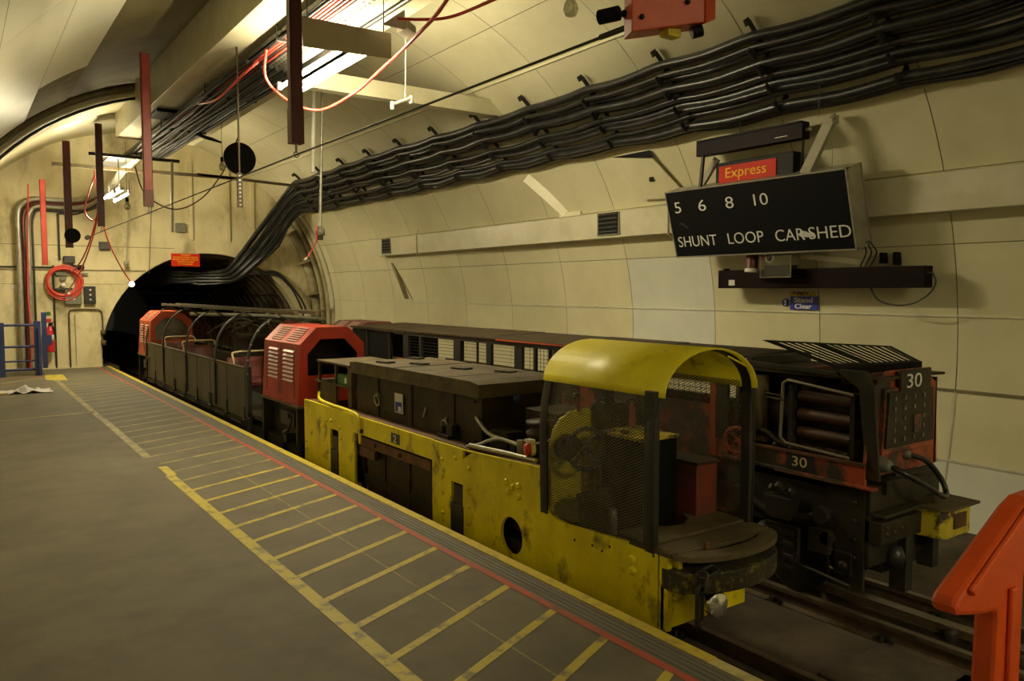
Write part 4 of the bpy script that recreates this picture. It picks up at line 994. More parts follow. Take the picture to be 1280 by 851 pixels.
b = MB(); b.cyl((6.80,5.27,1.98),(6.78,5.26,1.82),.065,20); b.build('lamp_body', 'maroon', sp_)
b = MB(); b.cyl((6.78,5.26,1.82),(6.777,5.26,1.785),.07,20); b.build('rim', 'offwhite', sp_)
cb = thing('control_unit', 'clear plastic box with a dial hanging under the destination sign', 'box', (6.8, 4.95, 1.72))
b = MB(); b.box(6.74, 6.90, 4.76, 5.14, 1.72, 1.96); b.build('clear_cover', 'clear', cb, bevel=.015)
b = MB(); b.box(6.78, 6.90, 4.80, 5.10, 1.74, 1.85); b.slot(1).box(6.77,6.78,5.08,5.14,1.90,1.95); b.slot(2).lathe([(0,0),(.05,0),(.05,.01),(0,.012)],(6.76,5.02,1.92),(-1,0,0),20); b.slot(0).lathe([(0,0),(.03,0),(.03,.014),(0,.016)],(6.76,5.02,1.92),(-1,0,0),16)
b.build('mechanism', ['signblack','ext','offwhite'], cb)
b = MB(); b.tube([(6.75,4.77,1.95),(6.75,4.77,1.73),(6.75,5.13,1.73),(6.75,5.13,1.95)], .006, 6); b.build('cover_edge', 'tin', cb)
# wall stickers
wx = 7.262
st = thing('safety_sticker', 'blue Stand Clear sticker with a round exclamation symbol below the maroon batten', 'sign', (wx, 4.97, 1.38))
b = MB(); b.box(wx-.006, wx, 4.795, 5.125, 1.395, 1.535); f_ = b.build('blue_panel', 'signblue', st)
text('Stand', 'lettering', 'lettering', f_, (wx-.007, 5.075, 1.470), (0,-1,0), (0,0,1), .22, .054, .004, .02); text('Clear', 'lettering', 'lettering', f_, (wx-.007, 5.065, 1.405), (0,-1,0), (0,0,1), .20, .052, .004, .02)
b = MB(); b.lathe([(0,0),(.042,0),(.042,.004),(0,.004)], (wx, 5.185, 1.468), (-1,0,0), 24); r_ = b.build('round_symbol', 'signblue', st)
text('!', 'symbol', 'lettering', r_, (wx-.0045, 5.198, 1.438), (0,-1,0), (0,0,1), .026, .06, .002, .02)
b = MB(); b.box(wx-.006, wx, 4.83, 5.13, 1.537, 1.60); yb = tag(b.build('ready_sticker', 'wornyellow'), 'brown and yellow sticker reading Ready in the shade above the blue Stand Clear sticker', 'sign')
text('Ready', 'lettering', 'maroon', yb, (wx-.007, 5.09, 1.548), (0,-1,0), (0,0,1), .19, .045, .002, .01)
b = MB(); x_ = P(1)[0]; b.obox((7.285, 15.55, 1.55), (.004, .26, .17), (0,-.12,0)); tag(b.build('notice', 'lilac'), 'small faded lilac notice on the far cream wall panels', 'notice')

# ------------------------------------------------------------------ overhead: boxed duct, cable trays and light fittings
b = MB(); b.prism([(2.45,4.84),(2.45,4.275),(3.75,4.275),(3.75,4.88)], YN, 15.5, 'y')
for y in (6.8, 9.6, 11.9, 13.1):
    for k in range(5): b.lathe([(.007,0),(.004,.004),(0,.005)], (2.62+k*.15, y, 4.275), (0,0,-1), 8)
tag(b.build('ceiling_duct', 'duct', bevel=.004), 'broad cream boxed duct running along under the crown of the vault', 'duct')
b = MB(); b.box(2.55, 3.3, 12.6, 13.2, 4.22, 4.27); tag(b.build('hatch', 'signblack', bevel=.004), 'black hatch under the broad ceiling duct at its far end', 'hatch')
TK = 1.062; TZ = lambda z: 1.6 + (z-1.6)*TK
def tray(x0, x1, z, y0, y1, m, name, label, cables=()):
    x0 *= TK; x1 *= TK; z = TZ(z)
    t = thing(name, label, 'cable tray', ((x0+x1)/2, (y0+y1)/2, z), 'cable trays under the crown')
    b = MB(); b.box(x0, x1, y0, y1, z, z+.006); b.box(x0, x0+.006, y0, y1, z, z+.05); b.box(x1-.006, x1, y0, y1, z, z+.05)
    b.build('tray', m, t)
    return t
t1 = tray(2.63, 2.86, 4.02, -3, 16.9, 'bsteel', 'cable_tray', 'dark steel cable tray loaded with red and black cables under the ceiling duct')
for k, (x, m) in enumerate(((2.655,'black'),(2.69,'redcable'),(2.725,'redcable'),(2.76,'black'),(2.80,'redcable'),(2.835,'black'))):
    b = MB(); b.tube([(x*TK + .006*math.sin(y*1.3+k), y, TZ(4.005) + .006*math.sin(y*2.1+k)) for y in [-3 + .5*j for j in range(40)]], .014, 8); b.build('cable', m, t1)
t2 = tray(2.88, 3.03, 4.03, -3, 16.9, 'tin', 'cable_tray', 'narrow perforated grey tray between the red cables and the white trunking')
pm = mat('perforated_strip', (.34,.32,.25), None, rough=.4)
_n = pm.node_tree; _w = _n.nodes.new('ShaderNodeTexWave'); _w.bands_direction = 'Y'; _w.inputs['Scale'].default_value = 3.5
_t = _n.nodes.new('ShaderNodeTexCoord'); _r = _n.nodes.new('ShaderNodeValToRGB'); _r.color_ramp.elements[0].position = .45; _r.color_ramp.elements[1].position = .55
_r.color_ramp.elements[0].color = (.01,.01,.01,1); _r.color_ramp.elements[1].color = (.34,.32,.25,1)
_n.links.new(_t.outputs['Object'], _w.inputs['Vector']); _n.links.new(_w.outputs['Fac'], _r.inputs['Fac']); _n.links.new(_r.outputs['Color'], _n.nodes['Principled BSDF'].inputs['Base Color'])
b = MB(); b.box(2.915*TK, 2.94*TK, 0, 12, TZ(4.03)-.003, TZ(4.03)-.0005); b.box(2.97*TK, 2.995*TK, 0, 12, TZ(4.03)-.003, TZ(4.03)-.0005)
b.build('perforation', pm, t2)['kind'] = 'stuff'
b = MB(); b.box(3.05*TK, 3.13*TK, -3, 16.6, TZ(4.0), TZ(4.06)); tag(b.build('trunking', 'whitepaint', bevel=.004), 'white square trunking beside the perforated cable tray', 'trunking')
b = MB(); b.cyl((3.19*TK,-3,TZ(4.02)),(3.19*TK,16.4,TZ(4.02)),.028,10); tag(b.build('conduit', 'black'), 'black conduit right of the white trunking under the crown', 'pipe')
b = MB(); b.box(3.23*TK+.02, 3.34*TK+.02, -3, 15.0, TZ(4.05), TZ(4.09)); tag(b.build('trunking', 'duct', bevel=.004), 'cream flat trunking above the near light fitting', 'trunking')
for i, y in enumerate((2.0, 5.0, 8.0, 10.8, 13.4)):
    b = MB(); b.bar((2.76,y,4.125),(3.44,y,4.125),.035,.03); b.cyl((2.77,y,4.125),(2.77,y,4.28),.008,6); b.cyl((3.43,y,4.125),(3.43,y,4.28),.008,6)
    tag(b.build('tray_hanger', 'bsteel'), ['nearest steel hanger under the cable trays','steel hanger of the trays by the near lamp plate','steel hanger of the trays behind the near lamp','steel hanger of the trays near the rectangular black hatch','farthest steel hanger of the trays before the far lamp'][i], 'hanger', 'tray hangers')
for k in range(8):
    b = MB(); x = 2.74 + k*.085; b.tube([(x + .008*math.sin(y*1.7+k*2), y, 4.10 - .012*(k%3) + .008*math.sin(y*2.3+k)) for y in [8.9 + .4*j for j in range(20)]], .022, 8)
    tag(b.build('cable', 'mattblack'), 'black cable slung under the trays between the near and far lamps', 'cable', 'cables slung under the trays')
def batten(x, y0, y1, z, label, plate=False, bare=False, power=60, tm='tube'):
    t = thing('light_fitting', label, 'lamp', (x, (y0+y1)/2, z), 'fluorescent light fittings')
    b = MB(); b.box(x-.035, x+.035, y0, y1, z, z+.07); b.build('body', 'whitepaint', t, bevel=.006)
    if bare != True:
        b = MB(); b.prism([(x-.10,z-.012),(x-.06,z+.0),(x+.06,z+.0),(x+.10,z-.012),(x+.10,z-.007),(x+.06,z+.007),(x-.06,z+.007),(x-.10,z-.007)], y0, y1, 'y'); b.build('reflector', 'whitepaint', t)
    for s_ in (-1, 1):
        b = MB(); b.cyl((x+s_*.115, y0+.05, z-.035), (x+s_*.115, y1-.05, z-.035), .019, 14); b.build('tube', tm, t)
        b = MB()
        for yy in (y0+.03, y1-.03): b.box(x+s_*.115-.02, x+s_*.115+.02, yy-.025, yy+.025, z-.06, z+.02)
        b.build('lamp_holder', 'offwhite', t)
    b = MB()
    for yy in (y0+.25, y1-.25):
        for k in range(7): b.ring((x, yy, z+.09+k*.03), .014, .003, (1,0,0) if k % 2 else (0,1,0), 12, 5)
    b.build('chain', 'bsteel', t)
    l = bpy.data.lights.new('lamp_light', 'AREA'); l.shape = 'RECTANGLE'; l.size = .16; l.size_y = y1-y0-.1; l.energy = power; l.color = (1,.86,.52)
    lo = bpy.data.objects.new('lamp_light', l); COL.objects.link(lo); lo.location = (x, (y0+y1)/2, z-.058)
    if bare:
        l.shape = 'RECTANGLE'
        l2 = l.copy(); l2.energy = power*.9; lo2 = bpy.data.objects.new('lamp_light', l2); COL.objects.link(lo2); lo2.location = (x, (y0+y1)/2, z+.075); lo2.rotation_euler = (PI,.5,0)
    return t
f1 = batten(3.06, 6.72, 8.50, 3.80, 'near fluorescent fitting glaring white behind the flat grey plate', power=30, bare=2)
b = MB(); b.add([(2.44,6.47,3.868),(3.27,6.47,3.878),(3.27,6.47,3.655),(2.46,6.47,3.625),(2.44,6.48,3.868),(3.27,6.48,3.878),(3.27,6.48,3.655),(2.46,6.48,3.625)], [(0,1,2,3),(4,7,6,5),(0,4,5,1),(1,5,6,2),(2,6,7,3),(3,7,4,0)])
pl = b.build('lamp_plate', 'duct'); tag(pl, 'flat grey-cream plate hanging in front of the near fluorescent lamp', 'plate')
b = MB(); b.cyl((2.50,6.475,3.86),(2.50,6.475,4.28),.005,6); b.cyl((3.20,6.475,3.87),(3.20,6.475,4.28),.005,6)
b.build('hanger_wire', 'bsteel', pl)
b = MB(); b.prism([(3.10,3.88),(3.32,3.88),(3.32,4.05)], 6.3, 6.32, 'y'); b.prism([(3.32,3.88),(3.40,3.84),(3.40,3.90),(3.32,3.95)], 6.25, 6.45, 'y'); b.build('bracket', 'whitepaint', pl)
f2 = batten(2.46, 15.1, 16.7, 3.32, 'far fluorescent fitting glaring white beside the end wall', bare=True, power=24, tm='tube_far')
f3 = batten(2.9, -5.0, -3.2, 3.75, 'fluorescent fitting over the platform behind the viewer', power=16, bare=2, tm='tube_back')
f4 = batten(6.2, 15.6, 16.6, 4.0, 'x') if False else None
b = MB(); b.cyl((2.46,15.4,3.4),(2.46,15.4,3.9),.008,6); b.cyl((2.46,16.5,3.4),(2.46,16.5,3.9),.008,6); b.box(2.3,2.7,15.3,16.6,3.9,3.93); b.box(1.9,3.3,14.6,14.65,3.80,3.85)
tag(b.build('lamp_hanger', 'bsteel'), 'dark hanging steel frame above the far fluorescent lamp', 'hanger')
# grey trunking set that leaves the trays, turns and drops down the end wall
for k, (dx, r, m, lab) in enumerate(((0,.05,'tin','outermost grey pipe sweeping off the ceiling and down the end wall'),(.09,.03,'maroon','dark red conduit between the grey pipes down the end wall'),(.16,.045,'tin','inner grey pipe sweeping down the end wall'),(.24,.022,'bsteel','thin dark conduit beside the grey pipes down the end wall'))):
    z0 = 3.40 - dx*.9
    b = MB(); b.tube(smooth([(2.75+dx*.5,15.6,3.98),(2.70+dx*.4,16.6,3.86),(2.60,17.3,3.62-dx*.3),(2.35,17.9,z0+.06),(2.0,18.25-.0*k,z0),(1.6,18.3,z0),(1.36+dx*.3,18.3,z0-.01),(1.18+dx*.8,18.3,z0-.12),(1.10+dx,18.3,z0-.32),(1.10+dx,18.3,2.4),(1.10+dx,18.3,1.2),(1.10+dx,18.3,.02)],6), r, 10)
    tag(b.build('pipe', m), lab, 'pipe', 'pipes down the end wall')
b = MB(); b.tube(smooth([(1.25,17.6,3.6),(1.24,18.2,2.4),(1.22,18.2,1.4),(1.26,18.1,.7),(1.2,18.05,.05)],6), .013, 8); tag(b.build('cable', 'redcable'), 'bright red cable hanging down the grey pipes at the left of the end wall', 'cable')

# hanging posts with the trip wire
def post(x, y, z0, z1, m, label, sx=.10, hook=True, tip=None):
    t = thing('hanging_post', label, 'post', (x, y, z0), 'posts hanging from the vault')
    b = MB(); b.box(x-sx/2, x+sx/2, y-.035, y-.03, z0, z1); b.box(x-sx/2, x-sx/2+.006, y-.035, y+.035, z0, z1); b.box(x+sx/2-.006, x+sx/2, y-.035, y+.035, z0, z1)
    b.build('channel', m, t)
    if tip: b = MB(); b.box(x-sx/2-.003, x+sx/2+.003, y-.04, y+.04, z0, z0+tip); b.build('lower_sleeve', 'dullred' if m != 'maroon' else 'maroon', t)
    if hook: b = MB(); b.cyl((x,y,z0),(x,y,z0-.06),.008,8); b.ring((x,y,z0-.075), .018, .005, (0,1,0), 14, 6); b.build('hook', 'tin', t)
    return t
post(2.0, 5.43, 2.62, 4.66, 'maroon', 'large maroon channel post hanging in front of the near lamp', .085, tip=.24)
post(2.0, 10.5, 2.62, 4.45, 'postred', 'bright red channel post hanging left of the cable trays', .10, tip=.20)
post(2.0, 14.25, 2.62, 4.25, 'maroon', 'dark maroon post hanging just in front of the far lamp', .10)
post(1.62, 15.0, 2.30, 4.05, 'maroon', 'dark maroon post carrying a round black disc', .11, hook=False)
post(1.42, 16.9, 2.06, 3.62, 'postred', 'leftmost red post hanging before the end wall', .09, hook=False)
b = MB(); b.cyl((1.66,14.93,2.50),(1.66,14.90,2.50),.12,28); tag(b.build('disc_sign', 'signblack'), 'small round black disc hanging on the left maroon post', 'disc')
b = MB(); b.tube([(2.0,2.02,2.535),(2.0,5.43,2.545),(2.0,10.5,2.543),(2.0,14.25,2.542),(2.0,15.8,2.535)], .006, 6); b.cyl((2.0,2.0,2.535),(2.0,2.25,2.537),.011,8)
b.slot(1).cyl((2.0,15.8,2.535),(2.0,15.95,2.53),.04,10); tag(b.build('trip_wire', ['bsteel','black']), 'taut wire strung along the platform under the hanging posts', 'wire')
rb = thing('pull_switch', 'bright orange-red switch box at the near end of the taut wire', 'switch', (2.0, 1.9, 2.45))
b = MB(); b.add([(1.86,1.94,2.45),(2.10,1.84,2.50),(2.10,1.84,2.80),(1.86,1.94,2.80),(1.90,2.02,2.45),(2.14,1.92,2.50),(2.14,1.92,2.80),(1.90,2.02,2.80)], [(0,1,2,3),(4,7,6,5),(0,4,5,1),(1,5,6,2),(2,6,7,3),(3,7,4,0)])
b.build('box_body', 'orange', rb, bevel=.004)
b = MB(); b.add([(2.10,1.835,2.495),(2.20,1.88,2.54),(2.20,1.88,2.80),(2.10,1.835,2.80),(2.10,1.86,2.495),(2.195,1.90,2.54),(2.195,1.90,2.80),(2.10,1.86,2.80)], [(0,1,2,3),(4,7,6,5),(0,4,5,1),(1,5,6,2),(2,6,7,3),(3,7,4,0)]); b.build('side_flange', 'orange', rb)
b = MB(); b.box(1.99, 2.05, 1.90, 1.94, 2.455, 2.485); b.build('base_tab', 'wornyellow', rb)
b = MB(); b.cyl((1.885,2.03,2.54),(1.86,2.10,2.54),.025,12); b.cyl((1.88,2.0,2.53),(2.0,2.06,2.537),.012,8); b.cyl((2.08,1.88,2.47),(2.11,1.86,2.48),.02,10)
for x,y,z in ((1.89,1.925,2.50),(2.04,1.862,2.56)): b.hexbolt((x,y,z),.009,.008,(-.4,-1,0))
b.build('cable_gland', 'signblack', rb)
# bulbs
def bulb(c, ztop, label, lit=False, r=.032):
    t = thing('light_bulb', label, 'bulb', c)
    x, y, z = c
    b = MB(); b.lathe([(0,-r*1.1),(r*.7,-r*.85),(r,-r*.1),(r*.85,r*.6),(r*.45,r*1.3),(r*.42,r*1.6)], c, n=20); b.build('glass_bulb', 'bulbon' if lit else 'bulboff', t)
    b = MB(); b.cyl((x,y,z+r*1.5),(x,y,z+r*2.8),r*.5,12); b.build('lamp_holder', 'signblack' if not lit else 'tin', t)
    b = MB(); b.cyl((x,y,z+r*2.6),(x,y,ztop),.004,6); b.build('flex', 'black', t)
bulb((2.02,2.45,2.70), 3.9, 'clear unlit bulb hanging at the top edge of the photo', r=.030)
bulb((3.52,12.8,3.52), 4.85, 'unlit bulb hanging beside the big black disc', r=.055)
bulb((2.28,13.6,2.90), 3.9, 'unlit bulb hanging in front of the end wall near the far lamp', r=.05)
b = MB(); b.lathe([(0,-.04),(.035,-.03),(.045,0),(.03,.03),(0,.05)], (2.55,15.0,1.70), n=16)
hl = tag(b.build('hand_lamp', 'bulbon'), 'small glowing lamp on a red flex hanging before the tunnel mouth', 'lamp')
b = MB(); b.tube(smooth([(2.1,15.6,3.7),(2.12,15.3,3.1),(2.2,15.1,2.5),(2.36,15.0,2.05),(2.53,15.0,1.74)],8), .012, 6); b.build('flex', 'redcable', hl)
for i, (pts, lab) in enumerate((([(2.0,14.6,4.0),(2.02,14.6,3.4),(2.0,14.6,2.9),(1.9,14.7,2.45),(1.78,14.9,2.1),(1.70,15.6,1.9)], 'left red flex looping down from the far lamp'), ([(2.1,15.2,4.0),(2.12,15.2,3.2),(2.06,15.3,2.7),(1.98,15.6,2.3),(1.92,16.5,1.9),(1.86,18.2,1.5)], 'red flex hanging from the far lamp to the grey boxes'),
      ([(2.0,14.8,3.5),(1.85,14.9,2.95),(1.96,14.9,2.76),(2.05,14.9,2.85)], 'short red loop of flex left of the far lamp'))):
    b = MB(); b.tube(smooth(pts, 8), .012, 6); tag(b.build('flex', 'redcable'), lab, 'cable')
b = MB(); b.cyl((3.02,13.9,3.7),(3.0,13.9,2.55),.022,10); tag(b.build('hanging_tube', 'whitepaint'), 'white tube hanging right of the far lamp', 'tube')
b = MB(); b.cyl((3.1,18.2,3.9),(3.0,18.2,2.2),.010,6); b.lathe([(0,-.05),(.05,-.04),(.05,.04),(0,.05)], (3.0,18.2,2.16), n=12); tag(b.build('pendant_rod', 'tin'), 'thin rod with a grey end hanging by the tunnel mouth', 'rod')
b = MB(); b.cyl((3.50,17.9,3.95),(3.38,17.9,1.95),.008,6); tag(b.build('flex', 'black'), 'thin dark cord hanging above the left side of the tunnel mouth', 'cord')
b = MB(); b.cyl((3.96,10.0,4.9),(3.90,10.0,3.13),.028,12); tag(b.build('hanging_tube', 'whitepaint'), 'bright white tube hanging right of the near lamp', 'tube')
pr2 = thing('pendant_socket', 'grey conduit rod with a socket box hanging in front of the cable bundle', 'socket', (3.99, 10.0, 2.3))
b = MB(); b.cyl((4.07,10,4.85),(3.99,10,2.42),.018,10); b.cyl((4.01,10,3.1),(3.93,10,3.1),.01,6); b.build('rod', 'tin', pr2)
b = MB(); b.lathe([(0,-.10),(.04,-.10),(.04,-.04),(.065,-.04),(.065,.04),(.04,.05),(.03,.08),(0,.08)], (3.99,10,2.36), n=8); b.build('socket_box', 'greyplastic', pr2)
b = MB(); b.tube(smooth([(3.93,9.95,2.42),(3.90,9.9,2.38),(3.92,9.95,2.26),(3.86,10,2.1),(3.80,10,2.02)],5), .009, 6); b.slot(1).cyl((3.80,10,2.02),(3.77,10,1.99),.014,8); b.build('wire', ['redcable','paper'], pr2)
b = MB(); b.cyl((2.66,9,4.75),(2.66,9,2.70),.012,8); b.box(2.63,2.69,8.99,9.01,2.52,2.9); b.slot(1)
for k in range(8): b.cyl((2.66,8.985,2.55+k*.045),(2.66,8.99,2.55+k*.045),.012,8)
tag(b.build('hanging_rod', ['brown','tin']), 'thin vertical rod with a notched end hanging over the big black disc', 'rod')
b = MB(); b.cyl((3.56,12.0,3.55),(3.56,12.04,3.55),.235,40); b.slot(0).cyl((3.56,12.05,3.7),(3.56,12.05,4.85),.012,8)
tag(b.build('disc_sign', 'signblack'), 'big round black disc hanging near the middle of the vault', 'disc')
b = MB(); b.obox((3.42,13.2,4.02), (.30,.30,.03), (.35,.1,.3)); tag(b.build('flap', 'signblack'), 'small black trapezoid flap below the trays by the bright ceiling', 'flap')
# beams
b = MB(); b.box(3.40, 6.02, 8.70, 8.85, 3.885, 4.085); tag(b.build('cross_beam', 'duct', bevel=.004), 'cream transverse beam right of the near lamp', 'beam')
b = MB(); b.bar((3.93,16.0,3.82),(6.05,16.0,3.74),.05,.05); b.bar((1.5,16.0,3.80),(4.74,16.0,3.80),.05,.06); tag(b.build('cross_bar', 'dust'), 'thin bar crossing the vault in front of the end wall', 'bar')
lh = thing('lamp_bracket', 'small white lamp bracket on a thin rod above the cross beam', 'bracket', (3.95, 7.5, 3.6))
b = MB(); b.cyl((3.97,7.5,4.8),(3.95,7.5,3.62),.007,6); b.build('rod', 'whitepaint', lh)
b = MB(); b.cyl((3.80,7.5,3.52),(4.03,7.5,3.62),.02,10); b.cyl((3.80,7.5,3.55),(3.80,7.5,3.47),.022,10); b.cyl((4.02,7.5,3.64),(4.02,7.5,3.56),.022,10); b.build('holder', 'whitepaint', lh)
# red flexes round the near lamp
b = MB(); b.tube(smooth([(2.90,4.1,4.1),(3.16,5.29,3.82),(3.37,6.19,3.80),(3.55,7.25,3.78),(3.55,7.9,3.68),(3.42,8.5,3.60),(3.12,8.6,3.66),(2.80,8.45,3.83),(2.76,8.31,4.1)],8), .016, 8)
tag(b.build('flex', 'redcable'), 'long red flex drooping in a loop below the near lamp', 'cable')
b = MB(); b.tube(smooth([(3.2,6.2,3.92),(3.35,6.05,3.90),(3.52,5.85,3.90),(3.62,5.4,3.92),(3.8,4.9,4.0),(4.1,4.3,4.3)],8), .014, 8); tag(b.build('flex', 'redcable'), 'red flex running right from the lamp plate to the top of the photo', 'cable')
b = MB(); b.tube(smooth([(2.70,8.4,3.98),(2.62,8.6,3.9),(2.60,9.6,3.82),(2.64,10.6,3.96)],6), .014, 8); tag(b.build('flex', 'redcable'), 'short red flex hanging from the cable tray left of the near lamp', 'cable')
b = MB(); b.tube(smooth([(3.6,12.2,3.9),(3.55,12.9,3.45),(3.3,13.3,3.05),(2.95,13.6,2.90),(2.6,13.9,3.15),(2.5,14.1,3.6)],8), .011, 6); tag(b.build('flex', 'maroon'), 'dark red flex drooping between the bulb and the far lamp', 'cable')

# ------------------------------------------------------------------ things on the end wall
yw = 18.4
ws = thing('warning_sign', 'red warning sign with lines of yellow writing above the tunnel mouth', 'sign', (4.21, 18.36, 2.26))
b = MB(); b.box(3.92, 4.51, 18.34, 18.36, 2.12, 2.40); f_ = b.build('sign_board', 'signred', ws)
for txt, z, w in (('WARNING',2.352,.20),('NO UNAUTHORISED PERSONS',2.302,.52),('BEYOND THIS POINT WITHOUT',2.252,.54),('THE PRIOR CONSENT',2.202,.36),('OF THE MANAGER',2.152,.30)):
    text(txt, 'lettering', 'signtext', f_, (4.215-w/2, 18.337, z), (1,0,0), (0,0,1), w, .030, .002, .012)
hc = thing('hose_coil', 'coil of red cable hung on the end wall', 'hose', (1.83, 18.3, 1.75))
b = MB()
for k in range(7):
    R_ = .255 + .014*k; b.ring((1.83+.006*k, 18.30-.012*(k%3), 1.765-.010*k*(k%2)), R_*.98, .014, (0.03*k-.06,1,.02*k), 40, 6)
b.build('coil', 'redcable', hc)
b = MB(); b.box(1.72, 1.95, 18.34, 18.4, 1.90, 1.96); b.box(2.1,2.3,18.35,18.4,1.90,1.95); b.box(1.80,1.90,18.33,18.4,1.80,1.86); b.slot(1).lathe([(0,0),(.05,0),(.04,.03),(0,.035)],(1.84,18.33,1.70),(0,-1,0),14); b.slot(0).box(1.70,1.95,18.36,18.4,1.48,1.5)
b.build('hook_plate', ['greyplastic','offwhite'], hc)
def wallbox(x, z, w, h, m, label, name='junction_box', extra=None):
    t = thing(name, label, 'box', (x, 18.34, z)); b = MB(); b.box(x-w/2, x+w/2, 18.30, 18.40, z-h/2, z+h/2); b.build('case', m, t, bevel=.006)
    if extra: bb = MB(); extra(bb); bb.build('fitting', 'offwhite', t)
    return t
wallbox(2.02, 1.46, .30, .29, 'greyplastic', 'square grey-green switch box beside the red cable coil', 'switch_box', lambda q: (q.lathe([(0,0),(.03,0),(.03,.02),(0,.02)],(1.93,18.30,1.53),(0,-1,0),12), q.box(2.0,2.05,18.29,18.30,1.40,1.44)))
wallbox(2.32, 1.50, .21, .36, 'bsteel', 'tall dark switch box with white buttons right of the grey-green box', 'switch_box', lambda q: [q.lathe([(0,0),(.02,0),(.02,.02),(0,.02)],(2.32,18.30,1.60-k*.10),(0,-1,0),12) for k in range(3)])
wallbox(2.62, 2.52, .20, .16, 'bsteel', 'small black box on the end wall left of the red warning sign')
wallbox(1.97, 2.22, .20, .14, 'bsteel', 'small black box on the end wall under the round black disc')
wallbox(2.10, 2.07, .26, .08, 'signblack', 'flat black box above the red cable coil')
wallbox(4.12, 2.96, .20, .20, 'greyplastic', 'round-cornered grey box on the stained wall above the warning sign')
wallbox(1.86, 1.62, .30, .05, 'bsteel', 'thin dark shelf under the red cable coil', 'shelf_bracket')
b = MB(); b.tube([(1.80,18.36,3.12),(1.80,18.36,2.2)], .018, 8); b.tube([(1.68,18.37,2.1),(1.68,18.37,.02)], .018, 8); b.tube([(-.4,18.37,2.06),(1.75,18.37,2.06)], .014, 8); b.tube(smooth([(1.80,18.36,3.05),(1.82,18.36,3.14),(2.1,18.36,3.14),(2.5,18.3,3.3)],5), .016, 8)
tag(b.build('conduit', 'bsteel'), 'thin dark conduit running over the left of the end wall', 'pipe')
b = MB(); b.tube(smooth([(1.93,18.36,.02),(1.93,18.36,1.0),(1.94,18.36,1.14),(2.0,18.36,1.2),(2.35,18.36,1.2),(2.50,18.36,1.18),(2.54,18.36,1.05),(2.54,18.36,.6)],5), .016, 8)
b.lathe([(0,-.05),(.05,-.05),(.05,.05),(0,.05)],(2.54,18.32,.72),n=12); b.lathe([(0,-.05),(.05,-.05),(.05,.05),(0,.05)],(2.54,18.32,.5),n=12)
tag(b.build('conduit', 'dust'), 'thin conduit framing the blocked doorway beside the tunnel mouth', 'pipe')
fe = thing('fire_extinguisher', 'red fire extinguisher hung low on the end wall beside the blue railing', 'extinguisher', (1.57, 18.25, .35))
b = MB(); b.lathe([(0,0),(.085,0),(.09,.02),(.09,.42),(.07,.48),(.03,.51),(.03,.54),(0,.54)], (1.57,18.25,.36), n=22); b.build('cylinder', 'ext', fe)
b = MB(); b.lathe([(.0905,0),(.0915,0),(.0915,.13),(.0905,.13)], (1.57,18.25,.58), n=22); b.build('label', 'paper', fe)
b = MB(); b.box(1.55,1.62,18.2,18.28,.90,.94); b.bar((1.57,18.25,.93),(1.68,18.22,.97),.02,.015); b.tube(smooth([(1.60,18.2,.92),(1.64,18.17,.8),(1.66,18.18,.6)],5),.012,6); b.build('valve', 'signblack', fe)
for z, m, lab in ((1.13,'green','tiny green and white safety label above the fire extinguisher'),(.99,'ext','tiny red safety label right above the fire extinguisher')):
    b = MB(); b.box(1.51, 1.61, 18.385, 18.40, z-.035, z+.035); tag(b.build('safety_label', m), lab, 'label')
b = MB(); b.box(.95, 1.35, 18.385, 18.4, 1.62, 1.70); tag(b.build('notice', 'paper'), 'pale strip notice behind the grey pipes on the end wall', 'notice')
# blue railing
rl = thing('railing', 'blue tubular railing in front of the end wall at the left', 'railing', (1.0, 17.2, 0), None)
b = MB()
for z in (.95, .55, .28, .12): b.tube([(-.2,17.2,z),(1.30,17.2,z)], .022 if z != .28 else .016, 8)
b.build('rail', 'blue', rl)
b = MB(); b.box(.66, .75, 17.15, 17.25, 0, 1.0); b.build('post', 'blue', rl)
b = MB(); b.box(1.22, 1.33, 17.15, 17.25, 0, 1.02); b.box(1.28, 1.30, 17.1, 17.15, 0, .9); b.build('post', 'blue', rl)
b = MB(); b.box(1.36, 1.44, 17.3, 17.4, .12, 1.18); b.box(1.40, 1.52, 17.32, 17.38, .55, .75); b.build('gate_post', 'blue', rl)
# handrail and cables right of the tunnel mouth
b = MB(); b.tube([(4.6,18.05,1.20),(5.8,18.0,1.16),(7.6,17.9,1.09)], .022, 8); b.tube([(4.2,18.02,1.08),(6.2,17.98,1.00),(7.5,17.9,.88)], .045, 8)
for x in (5.9, 6.9): b.cyl((x,18,-.45),(x,18,1.12),.02,8)
tag(b.build('handrail', 'tin'), 'grey handrail crossing the right foot of the tunnel mouth', 'railing')
b = MB(); b.box(6.74, 6.88, 17.93, 17.95, .84, 1.08); tag(b.build('notice', 'paper'), 'white paper notice hanging on the grey handrail', 'notice')
for k in range(2):
    b = MB(); b.tube(smooth([(5.85,18.35,2.0-.05*k),(6.2,18.3,2.02-.06*k),(6.5,18.25,1.75-.05*k),(6.75-.08*k,18.2,1.4),(6.9-.1*k,18.15,1.0),(6.95-.1*k,18.1,.4)],6), .025, 8)
    tag(b.build('cable', 'cable'), ['outer','inner'][k] + ' black cable curving down right of the tunnel mouth', 'cable')
b = MB(); rr_ = random.Random(3)
for k in range(9):
    x = 4.9 + rr_.random()*1.9; y = 16.8 + rr_.random()*.9; z = .70 + rr_.random()*.25
    b.tube(smooth([(x-.5,y,z-.1),(x-.1,y+.1,z+.06),(x+.2,y-.1,z-.02),(x+.5,y,z-.12)],4), .03, 6)
b.box(4.9,7.0,17.2,17.3,-.45,.70); b.box(4.9,7.05,16.6,17.6,.60,.66)
for k in range(4): b.box(5.2+k*.45, 5.45+k*.45, 16.9, 17.2, .66, .80+.05*(k%2))
